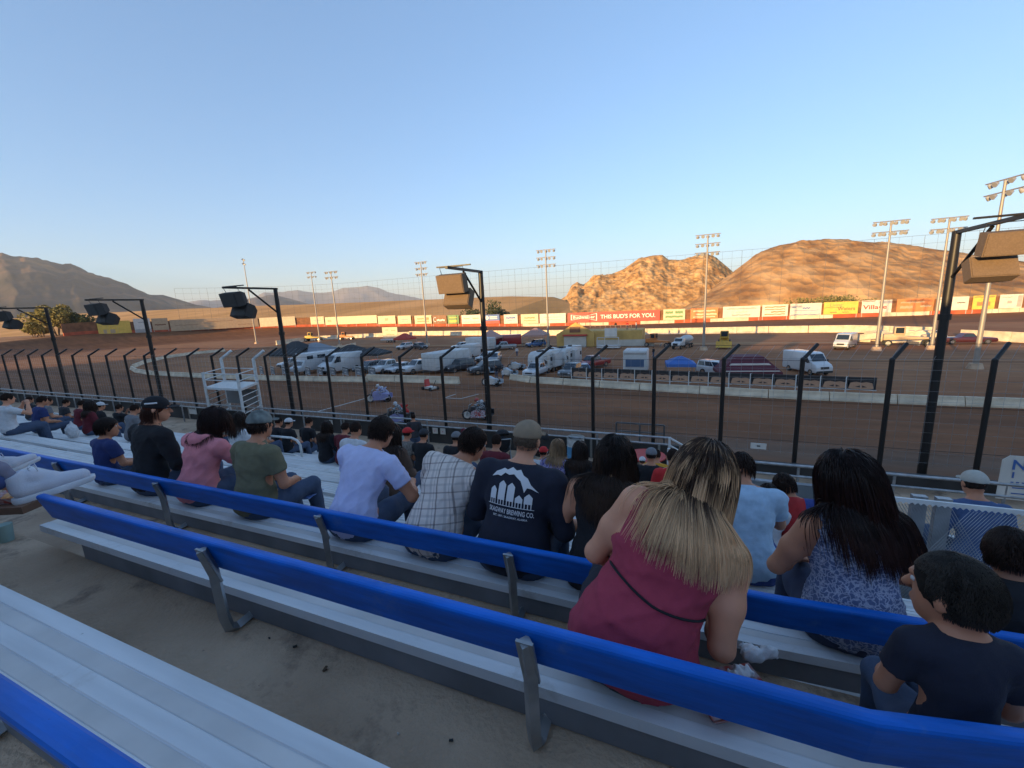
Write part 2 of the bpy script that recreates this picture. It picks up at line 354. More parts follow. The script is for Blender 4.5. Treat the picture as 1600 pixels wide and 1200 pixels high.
# ------------------------------------------------------------------ grandstand
D, RS = .832, .303
SEAT0, TREAD0, NEAR0 = EYE-1.353, EYE-1.525, 1.178      # row 0 = the bench right in front (burgundy top)
stand = empty('grandstand', (0,0,0), 0, 'stepped concrete and aluminium grandstand rows dropping down to the track', 'grandstand')
LX, RX = -62., 34.
m1 = MB(); m2 = MB(); m3 = MB()
NROW = 11
for j in range(-14, NROW):
    zt = TREAD0-RS*(j)           # tread behind bench j (the feet level of row j-1)
    y0, y1 = NEAR0+D*(j-1)+.0, NEAR0+D*j
    x0, x1 = LX, RX
    # leave an open well for the way down on the right
    t = m1 if j < 2 else m2
    t.box(((x0+x1)/2, (y0+y1+.03)/2, zt-.06), (x1-x0, y1-y0+.03, .12))
    m3.box(((x0+x1)/2, y1+.012, zt-RS/2-.062), (x1-x0, .02, RS-.135))
m1.build('concrete_tread', concrete, stand); m2.build('aluminium_tread', alu2, stand); m3.build('riser', riserm, stand)
# rear of the stand: parapet, and unseen building added to shade rows and front straight
m = MB(); ztop = TREAD0+RS*14
m.box(((LX+RX)/2, NEAR0-D*15-.2, (ztop-1)/2+.2), (RX-LX, .3, ztop+1.2)); m.build('rear_wall', riserm, stand)
m = MB(); m.box((-6, NEAR0-D*15-1.2, 5.2), (80, 1.6, 10.4)); m.box((-78, NEAR0-D*15-4, 7.4), (110, 6, 14.8)); m.build('rear_shade_building', riserm, stand)
m = MB(); m.box(((LX+RX)/2, 11.75, 2.32-.1), (RX-LX, 3.5, .2)); m.box(((LX+RX)/2, 11.75, 1.0), (RX-LX-.2, 3.3, 2.2)); tag(m.build('walkway', concrete), kind='structure')
benchproto = {}
def plank(mb, x0, x1, y0, y1, z, ribs=2, th=.045):
    # extruded plank: shallow raised ribs along its length
    n = ribs*2+1; w_ = (y1-y0)/n; pts = []
    for i in range(n):
        zz = z if i % 2 == 0 else z-.003; pts += [(y0+i*w_+.0015, zz), (y0+(i+1)*w_-.0015, zz)]
    pts = pts+[(y1, z-th), (y0, z-th)]
    mb.prism(pts, x0, x1, 'x'); mb.cm = 1
    for i in range(1, n, 2): mb.add([(x0,y0+i*w_+.004,z-.0022),(x1,y0+i*w_+.004,z-.0022),(x1,y0+(i+1)*w_-.004,z-.0022),(x0,y0+(i+1)*w_-.004,z-.0022)], [(0,1,2,3)])
    mb.cm = 0
def back_bench(j, x0, x1, brk, label):
    zs = SEAT0-RS*j; yn = NEAR0+D*j; e = empty('bleacher_bench', (0,0,0), 0, label, 'bench', 'blue backed bleacher benches')
    xk = .45; kk = {0: .20, 1: .06}.get(j, 0.)      # the stand turns slightly here
    def bend(mb):
        mb.v = [(x, y+min(.9, max(0, x-xk))*kk, z) for x, y, z in mb.v]; return mb
    segs = ((x0, xk), (xk, xk+.9), (xk+.9, x1)) if kk else ((x0, x1),)
    mb = MB()
    for a_, b_ in segs:
        if j == 0 and a_ == x0: a_ -= .5
        plank(mb, a_, b_, yn, yn+.255, zs)
    bend(mb).build('seat_board', [alu, alu_grime], e)
    m = MB()
    for a_, b_ in segs: m.prism([(yn+.015, zs-.16), (yn+.045, zs-.16), (yn+.045, zs-.05), (yn+.015, zs-.05)], a_, b_, 'x')
    bend(m).build('fascia', riserm, e)
    yf = yn-.080; zt = zs+.35
    pr = [(yf+.000,-.166),(yf-.043,-.022),(yf-.044,-.012),(yf-.041,-.005),(yf-.034,-.001),(yf-.022,0),(yf-.008,-.001),(yf-.002,-.005),(yf,-.012),(yf+.003,-.03),(yf+.020,-.166)]
    pr = [(y, zt+z) for y, z in pr]; m = MB()
    for a_, b_ in segs: m.prism(pr, a_, b_, 'x')
    bk = bend(m).build('backrest', bluep, e)
    for bx in brk:
        m = MB()
        m.tube([(bx, yn-.140, zt-.035), (bx, yn-.108, zt-.175), (bx, yn-.102, zs-.06), (bx, yn-.088, zs-.135), (bx, yn-.055, zs-.158), (bx, yn+.02, zs-.15), (bx, yn+.06, zs-.12)], .026, n=4, smooth=False)
        m.box((bx, yn-.122, zt-.125), (.058, .010, .20), rx=.27); m.cyl((bx, yn-.150, zt-.07), (bx, yn-.132, zt-.07), .010, n=8)
        bend(m).build('bracket', steel, e)
    return e
back_bench(-1, -9, 1.5, [-5.2, -1.9, .9], 'aluminium bench with blue backrest nearest the camera, at the lower left')
back_bench(0, -3.62, 9, [-2.02, -.43, 1.2, 2.8, 4.4, 6.0], 'blue backed aluminium bench the woman in the burgundy top sits on')
back_bench(1, -14, 9, [-9,-7.4,-5.8,-4.1,-2.25,-.85, .95, 2.6, 4.2, 5.8], 'blue backed aluminium bench holding the row with the plaid shirt and the brewery shirt')
for j, xs in {2: [(-30,-5.6),(-4.9,1.6)], 3: [(-34,-6.2),(-5.0,1.4)], 4: [(-40,-7.2),(-6.3,1.0)], 5: [(-40,-8.4),(-7.4,.8)], 6: [(-44,-9.6),(-8.6,.6)], 7: [(-46,-10.8),(-9.6,.4)], 8: [(-50,-11.8),(-10.8,.2)], 9: [(-50,-12.6),(-11.6,0)]}.items():
    for x0, x1 in xs+[(3.6+.15*j, 24)]:
        zs = SEAT0-RS*j; yn = NEAR0+D*j
        m = MB(); plank(m, x0, x1, yn, yn+.125, zs); plank(m, x0, x1, yn+.13, yn+.255, zs-.001)
        sd = 'left of the aisle' if x1 < -4 and x0 < -20 else ('right of the walled well' if x0 > 2 else 'in the middle section')
        e = empty('bleacher_bench', (0,0,0), 0, 'backless aluminium bleacher bench %s, %s row below the blue backed ones' % (sd, ['first','second','third','fourth','fifth','sixth','seventh','lowest'][j-2]), 'bench', 'backless aluminium benches')
        m.build('seat_board', [alu, alu_grime], e)
        nn = max(2, int((x1-x0)/2.2))
        if j < 6:
            for i in range(nn): bx = x0+.3+(x1-x0-.6)*i/(nn-1); m = MB(); m.box((bx, yn+.13, zs-.17), (.05, .2, .25)); m.build('bench_foot', steel, e)
# ------------------------------------------------------------------ front railing and outer wall
m = MB()
rail = empty('guard_rail', (0,0,0), 0, 'long double tube guard rail along the front walkway above the dark wall', 'railing')
m.tube([(-62,13,3.4), (-.25,13,3.4)], .035); m.tube([(-62,13,3.18), (-.25,13,3.18)], .03); m.build('rail_tube', steel, rail)
m = MB()
for i in range(28): m.cyl((-.3-2.2*i, 13.02, 2.32), (-.3-2.2*i, 13.02, 3.4), .032, n=6)
m.build('rail_posts', steel, rail)['kind'] = 'stuff'
rail2 = empty('guard_rail', (0,0,0), 0, 'lower double tube guard rail right of the white stairs', 'railing')
m = MB(); m.tube([(.95,13,2.86), (30,13,2.86)], .04); m.tube([(.95,13,2.55), (30,13,2.55)], .035)
for i in range(14): m.cyl((1.+2.1*i, 13.02, 1.9), (1.+2.1*i, 13.02, 2.86), .035, n=6)
m.build('rail_tube', steel, rail2)
m = MB(); m.box((-36, 13.55, 1.5), (72, .12, 3.0)); m.box((17, 13.55, 1.36), (34, .12, 2.72))
e = empty('track_wall', (0,0,0), 0, 'dark panelled wall between the front walkway and the track', 'wall'); m.build('wall_panel', darkpanel, e)
m = MB()
for i in range(26): m.box((-.6-2.2*i, 13.47, 2.65), (.07, .05, .66))
m.build('batten', mat('pale_batten', (.26,.24,.21), .8), e)
# catch-fence posts
def fence_post():
    e = empty('fence_post', (0,0,0), 0); m = MB(); m.cyl((0,0,0), (0,0,5.75), .062, n=10); m.build('shaft', blackp, e)
    m = MB(); m.cyl((0,0,5.73), (.42,.42,6.12), .05, n=8); m.ell((0,0,5.74), (.064,.064,.064), 8, 6); m.build('arm', blackp, e); return e
fp = fence_post(); tr = tree_of(fp); FPX_ = [7.15-1.99*i for i in range(-7, 31)]
for i, x in enumerate(FPX_):
    o = fp if i == 0 else dup(fp, tree=tr); o.location = (x, 13.85, 0)
    tag(o, 'black catch fence post with an angled top arm on the track wall', 'fence post', 'black catch fence posts along the front straight')
# the wire of the near catch fence: a few thin cables
m = MB()
for z in (3.3, 4.5, 5.7): m.tube([(-53, 13.86, z), (21, 13.86, z)], .006, n=4)
for z, dy in ((6.1, .42),): m.tube([(-53, 13.86+dy, z), (21, 13.86+dy, z)], .006, n=4)
tag(m.build('fence_cable', blackp), 'thin black cables strung along the near catch fence posts', 'fence wire')
m = MB()
for i in range(250):
    x = -52+i*.29; m.cyl((x, 13.86, 2.9), (x, 13.86, 5.75), .0035, n=3, caps=False, smooth=False); m.cyl((x, 13.86, 5.75), (x+.3, 14.2, 6.1), .0035, n=3, caps=False, smooth=False)
for k in range(11): m.cyl((-52, 13.86, 2.95+.28*k), (20.5, 13.86, 2.95+.28*k), .0035, n=3, caps=False, smooth=False)
tag(m.build('wire_mesh', steel), 'fine wire mesh stretched over the near catch fence posts', 'fence mesh')
# loudspeaker poles
meshm = mat('speaker_mesh_sunlit', (.17,.115,.07), .8, var=.15, scale=30, bump=.3, bscale=150); spk = mat('speaker_shaded', (.03,.028,.026), .7, bump=.2, bscale=120)  # sun and shade put into the colour: tan for lit speakers, black for unlit
LXS = [-38.9, -28.1, -17.5, -6.9, 6.15]
dsc = ['far left', 'second from the left', 'between the white tower and the parked vans', 'in the middle of the picture', 'at the right edge']
for i, x in enumerate(LXS):
    zt = 8.9; e = empty('speaker_pole', (x, 14.0, 0), 0, 'tall black pole with a side arm %s' % dsc[i], 'pole', 'loudspeaker poles along the track wall')
    m = MB(); m.cyl((0,0,0), (0,0,zt-.5), .105, .095, n=12); m.cyl((0,0,zt-.5), (0,0,zt), .09, n=10); m.cyl((0,0,6.75), (0,0,6.9), .13, n=12); m.build('shaft', blackp, e)
    m = MB(); m.box((0, -1.15, zt-.02), (.1, 2.5, .08)); m.build('arm', blackp, e)
    m = MB(); m.cyl((0, 0, zt-1.15), (0, -1.3, zt-.08), .04, n=6); m.build('brace', blackp, e)
    m = MB(); m.box((0, -1.95, zt+.05), (1.25, .06, .04)); m.build('hanger_bar', blackp, e)
    for q, (yy, zz, tl) in enumerate(((12.05, GY(719, 441, 12.05).z, .22), (12.4, GY(729, 469, 12.4).z, -.42))):
        m = MB(); ww, hh, dd = .47, .29, .3
        pts = [(-ww, -hh), (ww, -hh), (ww, hh), (-ww, hh)]; k = .62
        vs = [(a, -dd, b) for a, b in pts]+[(a*1.0, .02, b) for a, b in pts]+[(a*k, dd, b*k) for a, b in pts]
        m.add(vs, [(0,1,2,3), (0,4,5,1), (1,5,6,2), (2,6,7,3), (3,7,4,0), (4,8,9,5), (5,9,10,6), (6,10,11,7), (7,11,8,4), (8,11,10,9)])
        se = empty('loudspeaker', (x, yy, zz), 0, '%s boxy loudspeaker hanging from the pole arm %s' % (['upper','lower'][q], dsc[i]), 'loudspeaker', 'loudspeakers hung in pairs')
        se.rotation_euler = (tl, 0, 0)
        if i == 4: se.scale = (.80, .85, .80); se.location.x -= .13
        m.build('cabinet', spk if i < 3 else meshm, se)
        m = MB(); m.box((0, -dd-.012, 0), (2*ww-.05, .02, 2*hh-.05)); m.build('grille', spk if i < 3 else meshm, se)
        if q == 0:
            m = MB(); 
            m.tube([(-.42,0,.28), (-.42,-.05,.5), (.42,-.05,.5), (.42,0,.28)], .012, n=5)
            m.build('hanging_strap', blackp, se)
# ------------------------------------------------------------------ barriers on the infield side
def kbar(L, hgt=.72, wd=.5, seed=0):
    m = MB(); rr = random.Random(seed); pr = [(-wd/2, 0), (-wd/2, .12), (-.13, .38), (-.1, hgt), (.1, hgt), (.13, .38), (wd/2, .12), (wd/2, 0)]
    m.prism([(p[0], p[1]) for p in pr], -L/2+.03, L/2-.03, 'x'); return m.build('concrete_barrier', barrierm)
bproto = {}
def barriers(pts, L, label, group, hgt=.72):
    # walk a polyline and lay barriers end to end
    pts = [Vector((p[0], p[1], 0)) for p in pts]; seg = 0; acc = []
    for a, b in zip(pts[:-1], pts[1:]):
        n = max(1, round((b-a).length/L)); 
        for i in range(n): acc.append((a.lerp(b, i/n), a.lerp(b, (i+1)/n)))
    for i, (a, b) in enumerate(acc):
        ln = (b-a).length; key = (round(ln, 1), hgt)
        if key not in bproto: o = bproto[key] = kbar(ln, hgt)
        else: o = bproto[key].copy(); C.objects.link(o)
        o.location = (a+b)/2; o.rotation_euler = (0, 0, math.atan2(b.y-a.y, b.x-a.x)+random.uniform(-.006, .006)); tag(o, label, 'barrier', group)
barriers([G(798, 593), G(830, 597.5), G(1000, 609), G(1200, 621), G(1400, 630), G(1620, 638)], 4.2, 'dirty white concrete barrier along the right part of the infield edge', 'white concrete barriers right of the infield gap', .6)
barriers([G(574, 595), G(718, 600)], 4.2, 'pale concrete barrier just left of the infield gap', 'pale concrete barriers left of the infield gap', .74)
barriers([G(206, 577), G(214, 582), G(240, 586), G(320, 590), G(420, 594), G(574, 597)], 6., 'low whitish concrete barrier on the left part of the infield edge', 'low white barriers at the left of the infield', .58)
barriers([G(208, 575), G(225, 568), G(258, 560), G(300, 554), G(352, 549)], 6., 'grey barrier curving back at the left tip of the infield', 'grey barriers curving round the left tip', .6)
barriers([G(458, 546), G(533, 549), G(556, 543)], 6, 'pale barrier around the mast bases near the yellow excavators', 'pale barriers round the mast bases', 1.1)
barriers([G(432, 539), G(497, 531), G(560, 528), G(640, 524.5)], 6, 'sunlit white barrier of the far infield line at its left end', 'sunlit barriers at the left of the far infield line', 1.2)
barriers([G(640, 524), G(720, 524), G(880, 524), G(1060, 522), G(1200, 520), G(1330, 519), G(1460, 524)], 6.5, 'sunlit white barrier in the long far infield line', 'sunlit white barriers of the far infield line', 1.3)
barriers([G(1500, 529), G(1580, 534), G(1640, 538)], 6.5, 'white barrier at the right end behind the red car', 'white barriers behind the red car', 1.3)
# ------------------------------------------------------------------ back-straight wall, billboards, tall wire fence
def at_wall(px, py=500, inset=0.):
    r = ray(px, py); kx = r[0]/r[1]; best = None
    for (x, y, nx, ny) in FINE:
        e = abs(x-kx*y)
        if y > 60 and (best is None or e < best[0]): best = (e, x, y, nx, ny)
    _, x, y, nx, ny = best; return Vector((x-nx*inset, y-ny*inset, wall_z(x, y))), Vector((nx, ny, 0))
FINE = [p for p in stadium(.25) if p[1] > 55 and p[0] < XR+45]
redw = bpy.data.materials.new('striped_wall'); redw.use_nodes = True
N = redw.node_tree.nodes; L = redw.node_tree.links; b = N['Principled BSDF']; b.inputs['Roughness'].default_value = .85
redb = mat('red_wall_block', (.42,.085,.035), .85, var=.25, scale=.6); whb = mat('white_wall_block', (.62,.52,.40), .85, var=.2, scale=.6); fencem = mat('rusty_board_fence', (.20,.085,.038), .85, var=.3, scale=.8, bump=.2)
bw = empty('speedway_wall', (0,0,0), 0, 'long back straight wall of alternating red and white blocks below the billboards', 'wall')
def wall_strip(z0, z1, sel, m, name, th=.3, off=0.):
    mb = MB(); n = len(PATH)
    for k in range(n):
        x, y, nx, ny = PATH[k]; x2, y2, nx2, ny2 = PATH[(k+1) % n]
        if not (y > 77 or (x < XL and y > 70)) or x < -192 or x > 160: continue
        if not sel(k, x): continue
        za, zb = wall_z(x, y), wall_z(x2, y2)
        a = Vector((x-nx*off, y-ny*off, za)); c = Vector((x2-nx2*off, y2-ny2*off, zb)); na, nc = Vector((nx, ny, 0))*th, Vector((nx2, ny2, 0))*th
        vs = [a+Vector((0,0,z0)), c+Vector((0,0,z0)), c+Vector((0,0,z1)), a+Vector((0,0,z1))]; vs += [p+(na if i in (0, 3) else nc) for i, p in enumerate(vs)]
        mb.add(vs, [(0,1,2,3), (7,6,5,4), (3,2,6,7), (0,4,5,1), (0,3,7,4), (1,5,6,2)])
    return mb.build(name, m, bw)
wall_strip(-.4, .95, lambda k, x: (k//2) % 4 < 2 or x < -55, redb, 'red_blocks', .3, .3)
wall_strip(-.4, .95, lambda k, x: (k//2) % 4 >= 2 and x >= -55, whb, 'white_blocks', .3, .3)
wall_strip(.95, 3.9, lambda k, x: True, fencem, 'board_fence', .1, 0)
# ------------------------------------------------------------------ billboards
paint = lambda n, c, r=.55, v=.1: mat('paint_'+n, c, r, var=v, scale=1.2)
WHT = paint('white', (.62,.58,.52)); CRM = paint('cream', (.60,.50,.34)); YEL = paint('yellow', (.70,.46,.08)); REDP = paint('red', (.52,.05,.04)); BLU = paint('blue', (.05,.13,.36))
ORG = paint('orange', (.55,.20,.07)); GRN = paint('green', (.13,.26,.10)); BRN = paint('brown', (.20,.085,.04)); INK = paint('ink', (.06,.045,.04)); TAN = paint('tan', (.45,.32,.2)); GRY = paint('grey', (.36,.34,.32)); WLET = paint('white_letter', (.75,.72,.68))
def board(px0, px1, m, label, txt=(), z0=1.0, z1=4.25, extra=None, py=500):
    a, na = at_wall(px0, py, .42); b, nb = at_wall(px1, py, .42); c = (a+b)/2; d = b-a; L = Vector((d.x, d.y, 0)).length; rz = math.atan2(d.y, d.x)
    e = empty('billboard', (c.x, c.y, c.z), rz, label, 'billboard')
    mb = MB(); h = z1-z0; mb.box((0, 0, z0+h/2), (L, .08, h)); mb.build('panel', m, e)
    mb = MB(); n = max(2, int(L/5)+1)
    for i in range(n): mb.box((-L/2+.2+(L-.4)*i/(n-1), .12, z1/2), (.14, .14, z1))
    for i in range(1, int(L/2.6)): mb.box((-L/2+i*2.6, -.044, z0+h/2), (.03, .008, h))   # sheet joints
    mb.build('frame', GRY if m is not REDP else REDP, e)
    for (s, mm, sz, fx, fz, fw) in txt:
        o = text_obj(s, 'lettering', mm, e, sz, (fx*L/2, -.055, z0+h*fz), (rad(90), 0, 0), .006, bold=sz*.018, fitw=fw*L if fw else None)
    if extra: extra(e, L, z0, h)
    return e
def bars(rows, m, name='print'):
    def f(e, L, z0, h):
        mb = MB()
        for (x0, x1, zf, th) in rows:
            # a drawn stroke, slightly wavy
            n = 8; ptsu = []; ptsd = []
            for i in range(n+1):
                x = lerp(x0, x1, i/n)*L/2; zz = z0+h*(zf+.02*math.sin(i*2.1+x0*9)); ptsu.append((x, zz+th*h/2)); ptsd.append((x, zz-th*h/2))
            mb.prism(ptsu+ptsd[::-1], -.052, -.046)
        mb.build(name, m, e)
    return f
def bud(e, L, z0, h):
    cx = -L*.315; w2 = L*.15; mb = MB()
    mb.prism([(cx-w2, z0+.25*h), (cx-w2*.16, z0+.40*h), (cx+w2*.16, z0+.40*h), (cx+w2, z0+.14*h), (cx+w2, z0+.9*h), (cx+w2*.16, z0+.66*h), (cx-w2*.16, z0+.66*h), (cx-w2, z0+.82*h)][::-1], -.050, -.044); mb.build('bow_tie', WLET, e)
    mb = MB(); k = .93
    mb.prism([(cx-w2*k, z0+.30*h), (cx-w2*.16, z0+.43*h), (cx+w2*.16, z0+.43*h), (cx+w2*k, z0+.2*h), (cx+w2*k, z0+.84*h), (cx+w2*.16, z0+.63*h), (cx-w2*.16, z0+.63*h), (cx-w2*k, z0+.77*h)][::-1], -.056, -.051); mb.build('bow_tie_fill', REDP, e)
    text_obj('Budweiser', 'lettering', WLET, e, 1.3, (cx, -.065, z0+.53*h), (rad(90), 0, 0), .006, bold=.02, fitw=w2*1.7)
board(888, 1031, REDP, 'long red billboard with a white bow tie emblem and THIS BUD\'S FOR YOU in white', [("THIS BUD'S FOR YOU.", WLET, 1.75, .33, .5, .58)], extra=bud)
board(815, 842, CRM, 'cream billboard with a brown scroll, second left of the red one', extra=bars([(-.6,.6,.6,.12),(-.7,.7,.3,.07)], ORG))
board(844, 885, WHT, 'white billboard joined to the left end of the long red one', extra=bars([(-.7,.7,.62,.06),(-.5,.6,.35,.08)], GRY))
board(788, 809, WHT, 'small white billboard with a dark blue logo stroke', extra=bars([(-.7,.7,.62,.16),(-.5,.6,.35,.05)], BLU))
def two(e, L, z0, h):
    mb = MB(); mb.box((0, -.047, z0+h*.16), (L, .012, h*.32)); mb.build('red_band', REDP, e)
    mb = MB(); mb.cyl((-L*.33, -.05, z0+h*.66), (-L*.33, -.06, z0+h*.66), .7, n=14); mb.box((L*.1, -.053, z0+h*.74), (L*.5, .01, .35)); mb.box((L*.1, -.053, z0+h*.55), (L*.5, .01, .25)); mb.build('print', WLET, e)
board(758, 781, BLU, 'blue billboard with a red lower band', extra=two)
board(722, 752, WHT, 'pair of white sheets forming one billboard, left of the blue and red one', extra=bars([(-.8,-.15,.6,.1),(.15,.8,.6,.12),(-.8,.8,.2,.04)], TAN))
board(701, 718, GRN, 'narrow olive green billboard', extra=bars([(-.7,.7,.72,.1),(-.7,.7,.3,.25)], YEL))
def cur(e, L, z0, h):
    mb = MB(); mb.tube([(-L*.32+.62*math.cos(a), -.05, z0+h*.5+.85*math.sin(a)) for a in [rad(40+28*i) for i in range(11)]], .14, n=5)
    for i in range(6): mb.box((-L*.16+i*L*.095, -.05, z0+h*.42+.1*math.sin(i*2)), (.45, .012, .6))
    mb.build('print', WLET, e)
board(677, 699, BRN, 'brown billboard with a big looping pale letter', extra=cur)
board(649, 675, CRM, 'cream billboard with orange lines beside the third mast', extra=bars([(-.7,.1,.6,.12),(-.7,.7,.3,.1),(.4,.7,.6,.3)], ORG))
board(623, 643, CRM, 'small square cream billboard with a grey arch', extra=bars([(-.5,.5,.55,.14),(-.5,.5,.3,.06)], GRY))
board(592, 619, CRM, 'cream billboard at the end of the long run of pale sheets', extra=bars([(-.2,.2,.55,.3)], TAN))
board(509, 590, CRM, 'very long pale sheet billboard with panel joints, beyond the parked vans', extra=bars([(-.9,-.75,.5,.3)], TAN))
board(486, 507, CRM, 'small cream billboard behind the second mast', extra=bars([(-.5,.5,.5,.08)], GRY))
board(405, 462, CRM, 'pale yellow billboard of three sheets right of the long weathered one', z0=.6, z1=4.4)
board(264, 403, TAN, 'long weathered tan board at the far left bend', z0=.3, z1=4.6, extra=bars([(-.9,-.4,.5,.03),(-.2,.4,.7,.03),(.5,.9,.3,.03)], BRN))
board(236, 261, TAN, 'small tan board with a dark line of print at the left bend', z0=.6, z1=5, extra=bars([(-.7,.7,.45,.1)], BRN))
board(207, 233, WHT, 'white board with a grey lower half behind the second speaker pole', z0=-.5, z1=5, extra=bars([(-.98,.98,.15,.3),(-.5,.3,.75,.06)], GRY))
board(153, 205, YEL, 'low yellow board at the far left bend, second speakers hang above it', z0=-.2, z1=4.2, extra=bars([(-.7,-.5,.2,.3),(-.3,0,.2,.3)], TAN), py=520)
board(1036, 1070, CRM, 'billboard with green and grey blocks right of the long red one', extra=bars([(-.8,-.1,.7,.22),(.1,.8,.7,.22),(-.8,.8,.3,.18)], GRN))
board(1078, 1121, ORG, 'orange framed billboard behind the tallest middle mast', extra=bars([(-.8,.8,.72,.12),(-.6,.9,.42,.14),(-.8,.8,.18,.1)], CRM))
board(1129, 1187, WHT, 'white billboard with two lines of faint grey print right of the middle mast', extra=bars([(-.8,.8,.78,.1),(-.3,.3,.48,.05),(-.5,.5,.22,.12)], GRY))
board(1190, 1229, WHT, 'white billboard full of lines of brown print', extra=bars([(-.8,.8,.8,.09),(-.8,.8,.6,.07),(-.3,.8,.38,.1),(-.8,.8,.18,.08)], ORG))
board(1232, 1282, WHT, 'white billboard with a thin grey curve and blue lower line', extra=bars([(-.9,-.6,.7,.05),(-.2,.3,.6,.1),(-.9,.9,.4,.04),(-.95,.95,.06,.05)], BLU))
def wat(e, L, z0, h):
    text_obj('Living', 'lettering', GRN, e, 1.2, (-L*.14, -.055, z0+h*.74), (rad(90), 0, 0), .006, bold=.02); text_obj('Waters', 'lettering', BRN, e, 1.25, (L*.17, -.055, z0+h*.42), (rad(90), 0, 0), .006, bold=.02)
    bars([(-.95,.1,.55,.03),(-.6,-.2,.15,.05),(.1,.5,.15,.05)], BRN)(e, L, z0, h)
board(1285, 1338, YEL, 'yellow billboard reading Living Waters', extra=wat)
def vil(e, L, z0, h):
    text_obj('Village', 'lettering', REDP, e, 1.5, (-.05*L, -.055, z0+h*.45), (rad(90), 0, 0), .006, bold=.03, fitw=L*.8); bars([(-.95,-.1,.93,.05)], REDP)(e, L, z0, h)
board(1343, 1390, WHT, 'white billboard with red lettering beside the thick mast on the right', extra=vil)
board(1397, 1453, ORG, 'orange billboard with flowing pale strokes left of the right speaker pole', extra=bars([(-.8,.5,.72,.1),(-.8,-.1,.35,.2),(.3,.9,.4,.14)], TAN))
board(1457, 1507, WHT, 'white billboard with a dark slanted stroke just right of the right speaker pole', extra=bars([(-.9,-.2,.85,.04),(.3,.8,.55,.06)], INK))
board(1513, 1549, YEL, 'yellow billboard with a dark hill shape under the right speakers', extra=bars([(-.9,.9,.9,.08),(-.6,.6,.4,.3)], ORG))
board(1555, 1591, WHT, 'last white billboard at the right edge, beyond the yellow one', extra=bars([(-.8,.1,.8,.06),(-.3,.1,.45,.2),(.55,.95,.5,.8)], GRY))
# tall wire fence of the back straight
m = MB(); wires = mat('fence_wire', (.10,.095,.09), .6); n = len(PATH); last = None; tops = []
for k in range(0, n):
    x, y, nx, ny = PATH[k]
    if (y > 137.5 and x < 130) or (x < XL and y > 100) or (x > XR and y > 110):
        tops.append((x+nx*.6, y+ny*.6, wall_z(x, y)))
for i, (x, y, z) in enumerate(tops):
    m.cyl((x, y, z+3.9), (x, y, 20.2), .018 if i % 4 else .035, n=4, caps=False)
for zz in (6.4, 8.8, 11.2, 13.6, 16, 18.2, 20.2):
    m.tube([(x, y, max(zz, z+4)) for x, y, z in tops[::3]+[tops[-1]]], .018 if zz < 20 else .03, n=4)
tag(m.build('catch_fence', wires), 'very tall see-through wire grid fence rising above the far billboards', 'fence')
# ------------------------------------------------------------------ light masts
mastm = mat('mast_steel', (.30,.27,.24), .5, .3)
def mast(top, base, rows, width, label, rz=0., nl=6, gap=1.2, r=.16, fat=1., toff=0.):
    b = G(*base); t = GY(top[0], top[1], b.y); h = t.z; lean = t.x-b.x
    e = empty('light_mast', b, 0, label, 'light mast', 'stadium light masts round the track')
    m = MB(); m.cyl((0,0,0), (0,0,h-.1), r*1.25, r*.6, n=10); m.build('shaft', mastm, e)
    m = MB(); m.cyl((0,0,0), (0,0,.5), .6, .45, n=10); m.build('footing', concrete, e)
    for q in range(rows):
        z = h-gap*q; bar = MB(); dx = Vector((math.cos(rz), math.sin(rz), 0)); nrm = Vector((-dx.y, dx.x, 0))
        a_ = -dx*width/2; c_ = dx*width/2; bar.cyl(Vector((0,0,z))+a_, Vector((0,0,z))+c_, .06, n=5); bo = bar.build('crossbar', mastm, e)
        for i in range(nl):
            p = Vector((0,0,z-.12))+a_.lerp(c_, (i+.5)/nl); l = MB(); f = nrm*-.3*fat if i % 2 else nrm*.3*fat
            l.cyl(p-f*.3, p+f*.7+Vector((0,0,-.16)), .09, .24, n=10); l.build('floodlight', [lampm], bo)
    return e
mast((378, 405), (401, 537), 2, 2.6, 'light mast with two short lamp rows beside the third speaker pole, over the left bend', rz=-.8, nl=4)
mast((486, 425), (500, 534), 2, 3.6, 'light mast standing left of its close twin beyond the white vans', nl=5)
mast((521, 424), (531, 541), 2, 4.2, 'light mast standing right of its close twin beyond the white vans', nl=6)
mast((660, 409), (668, 540), 3, 3.2, 'slim light mast with three lamp rows left of the middle speaker pole', nl=4)
mast((855, 390), (857, 545), 3, 3.4, 'light mast with three lamp rows behind the white travel trailer', nl=5)
mast((1110, 366), (1099, 547), 3, 3.2, 'light mast with three lamp rows in front of the rocky hill', nl=5)
mast((1396, 345), (1369, 548), 2, 3.5, 'light mast with two wide lamp rows, left one of the pair before the round hill', nl=7)
mast((1485, 340), (1455, 546), 2, 3.3, 'light mast with two wide lamp rows directly left of the right speaker pole', nl=7)
mast((1570, 280), (1523, 576), 2, 3.4, 'nearest light mast at the right, its two lamp rows seen almost end on', rz=-1.3, nl=5, r=.17, gap=1.0)
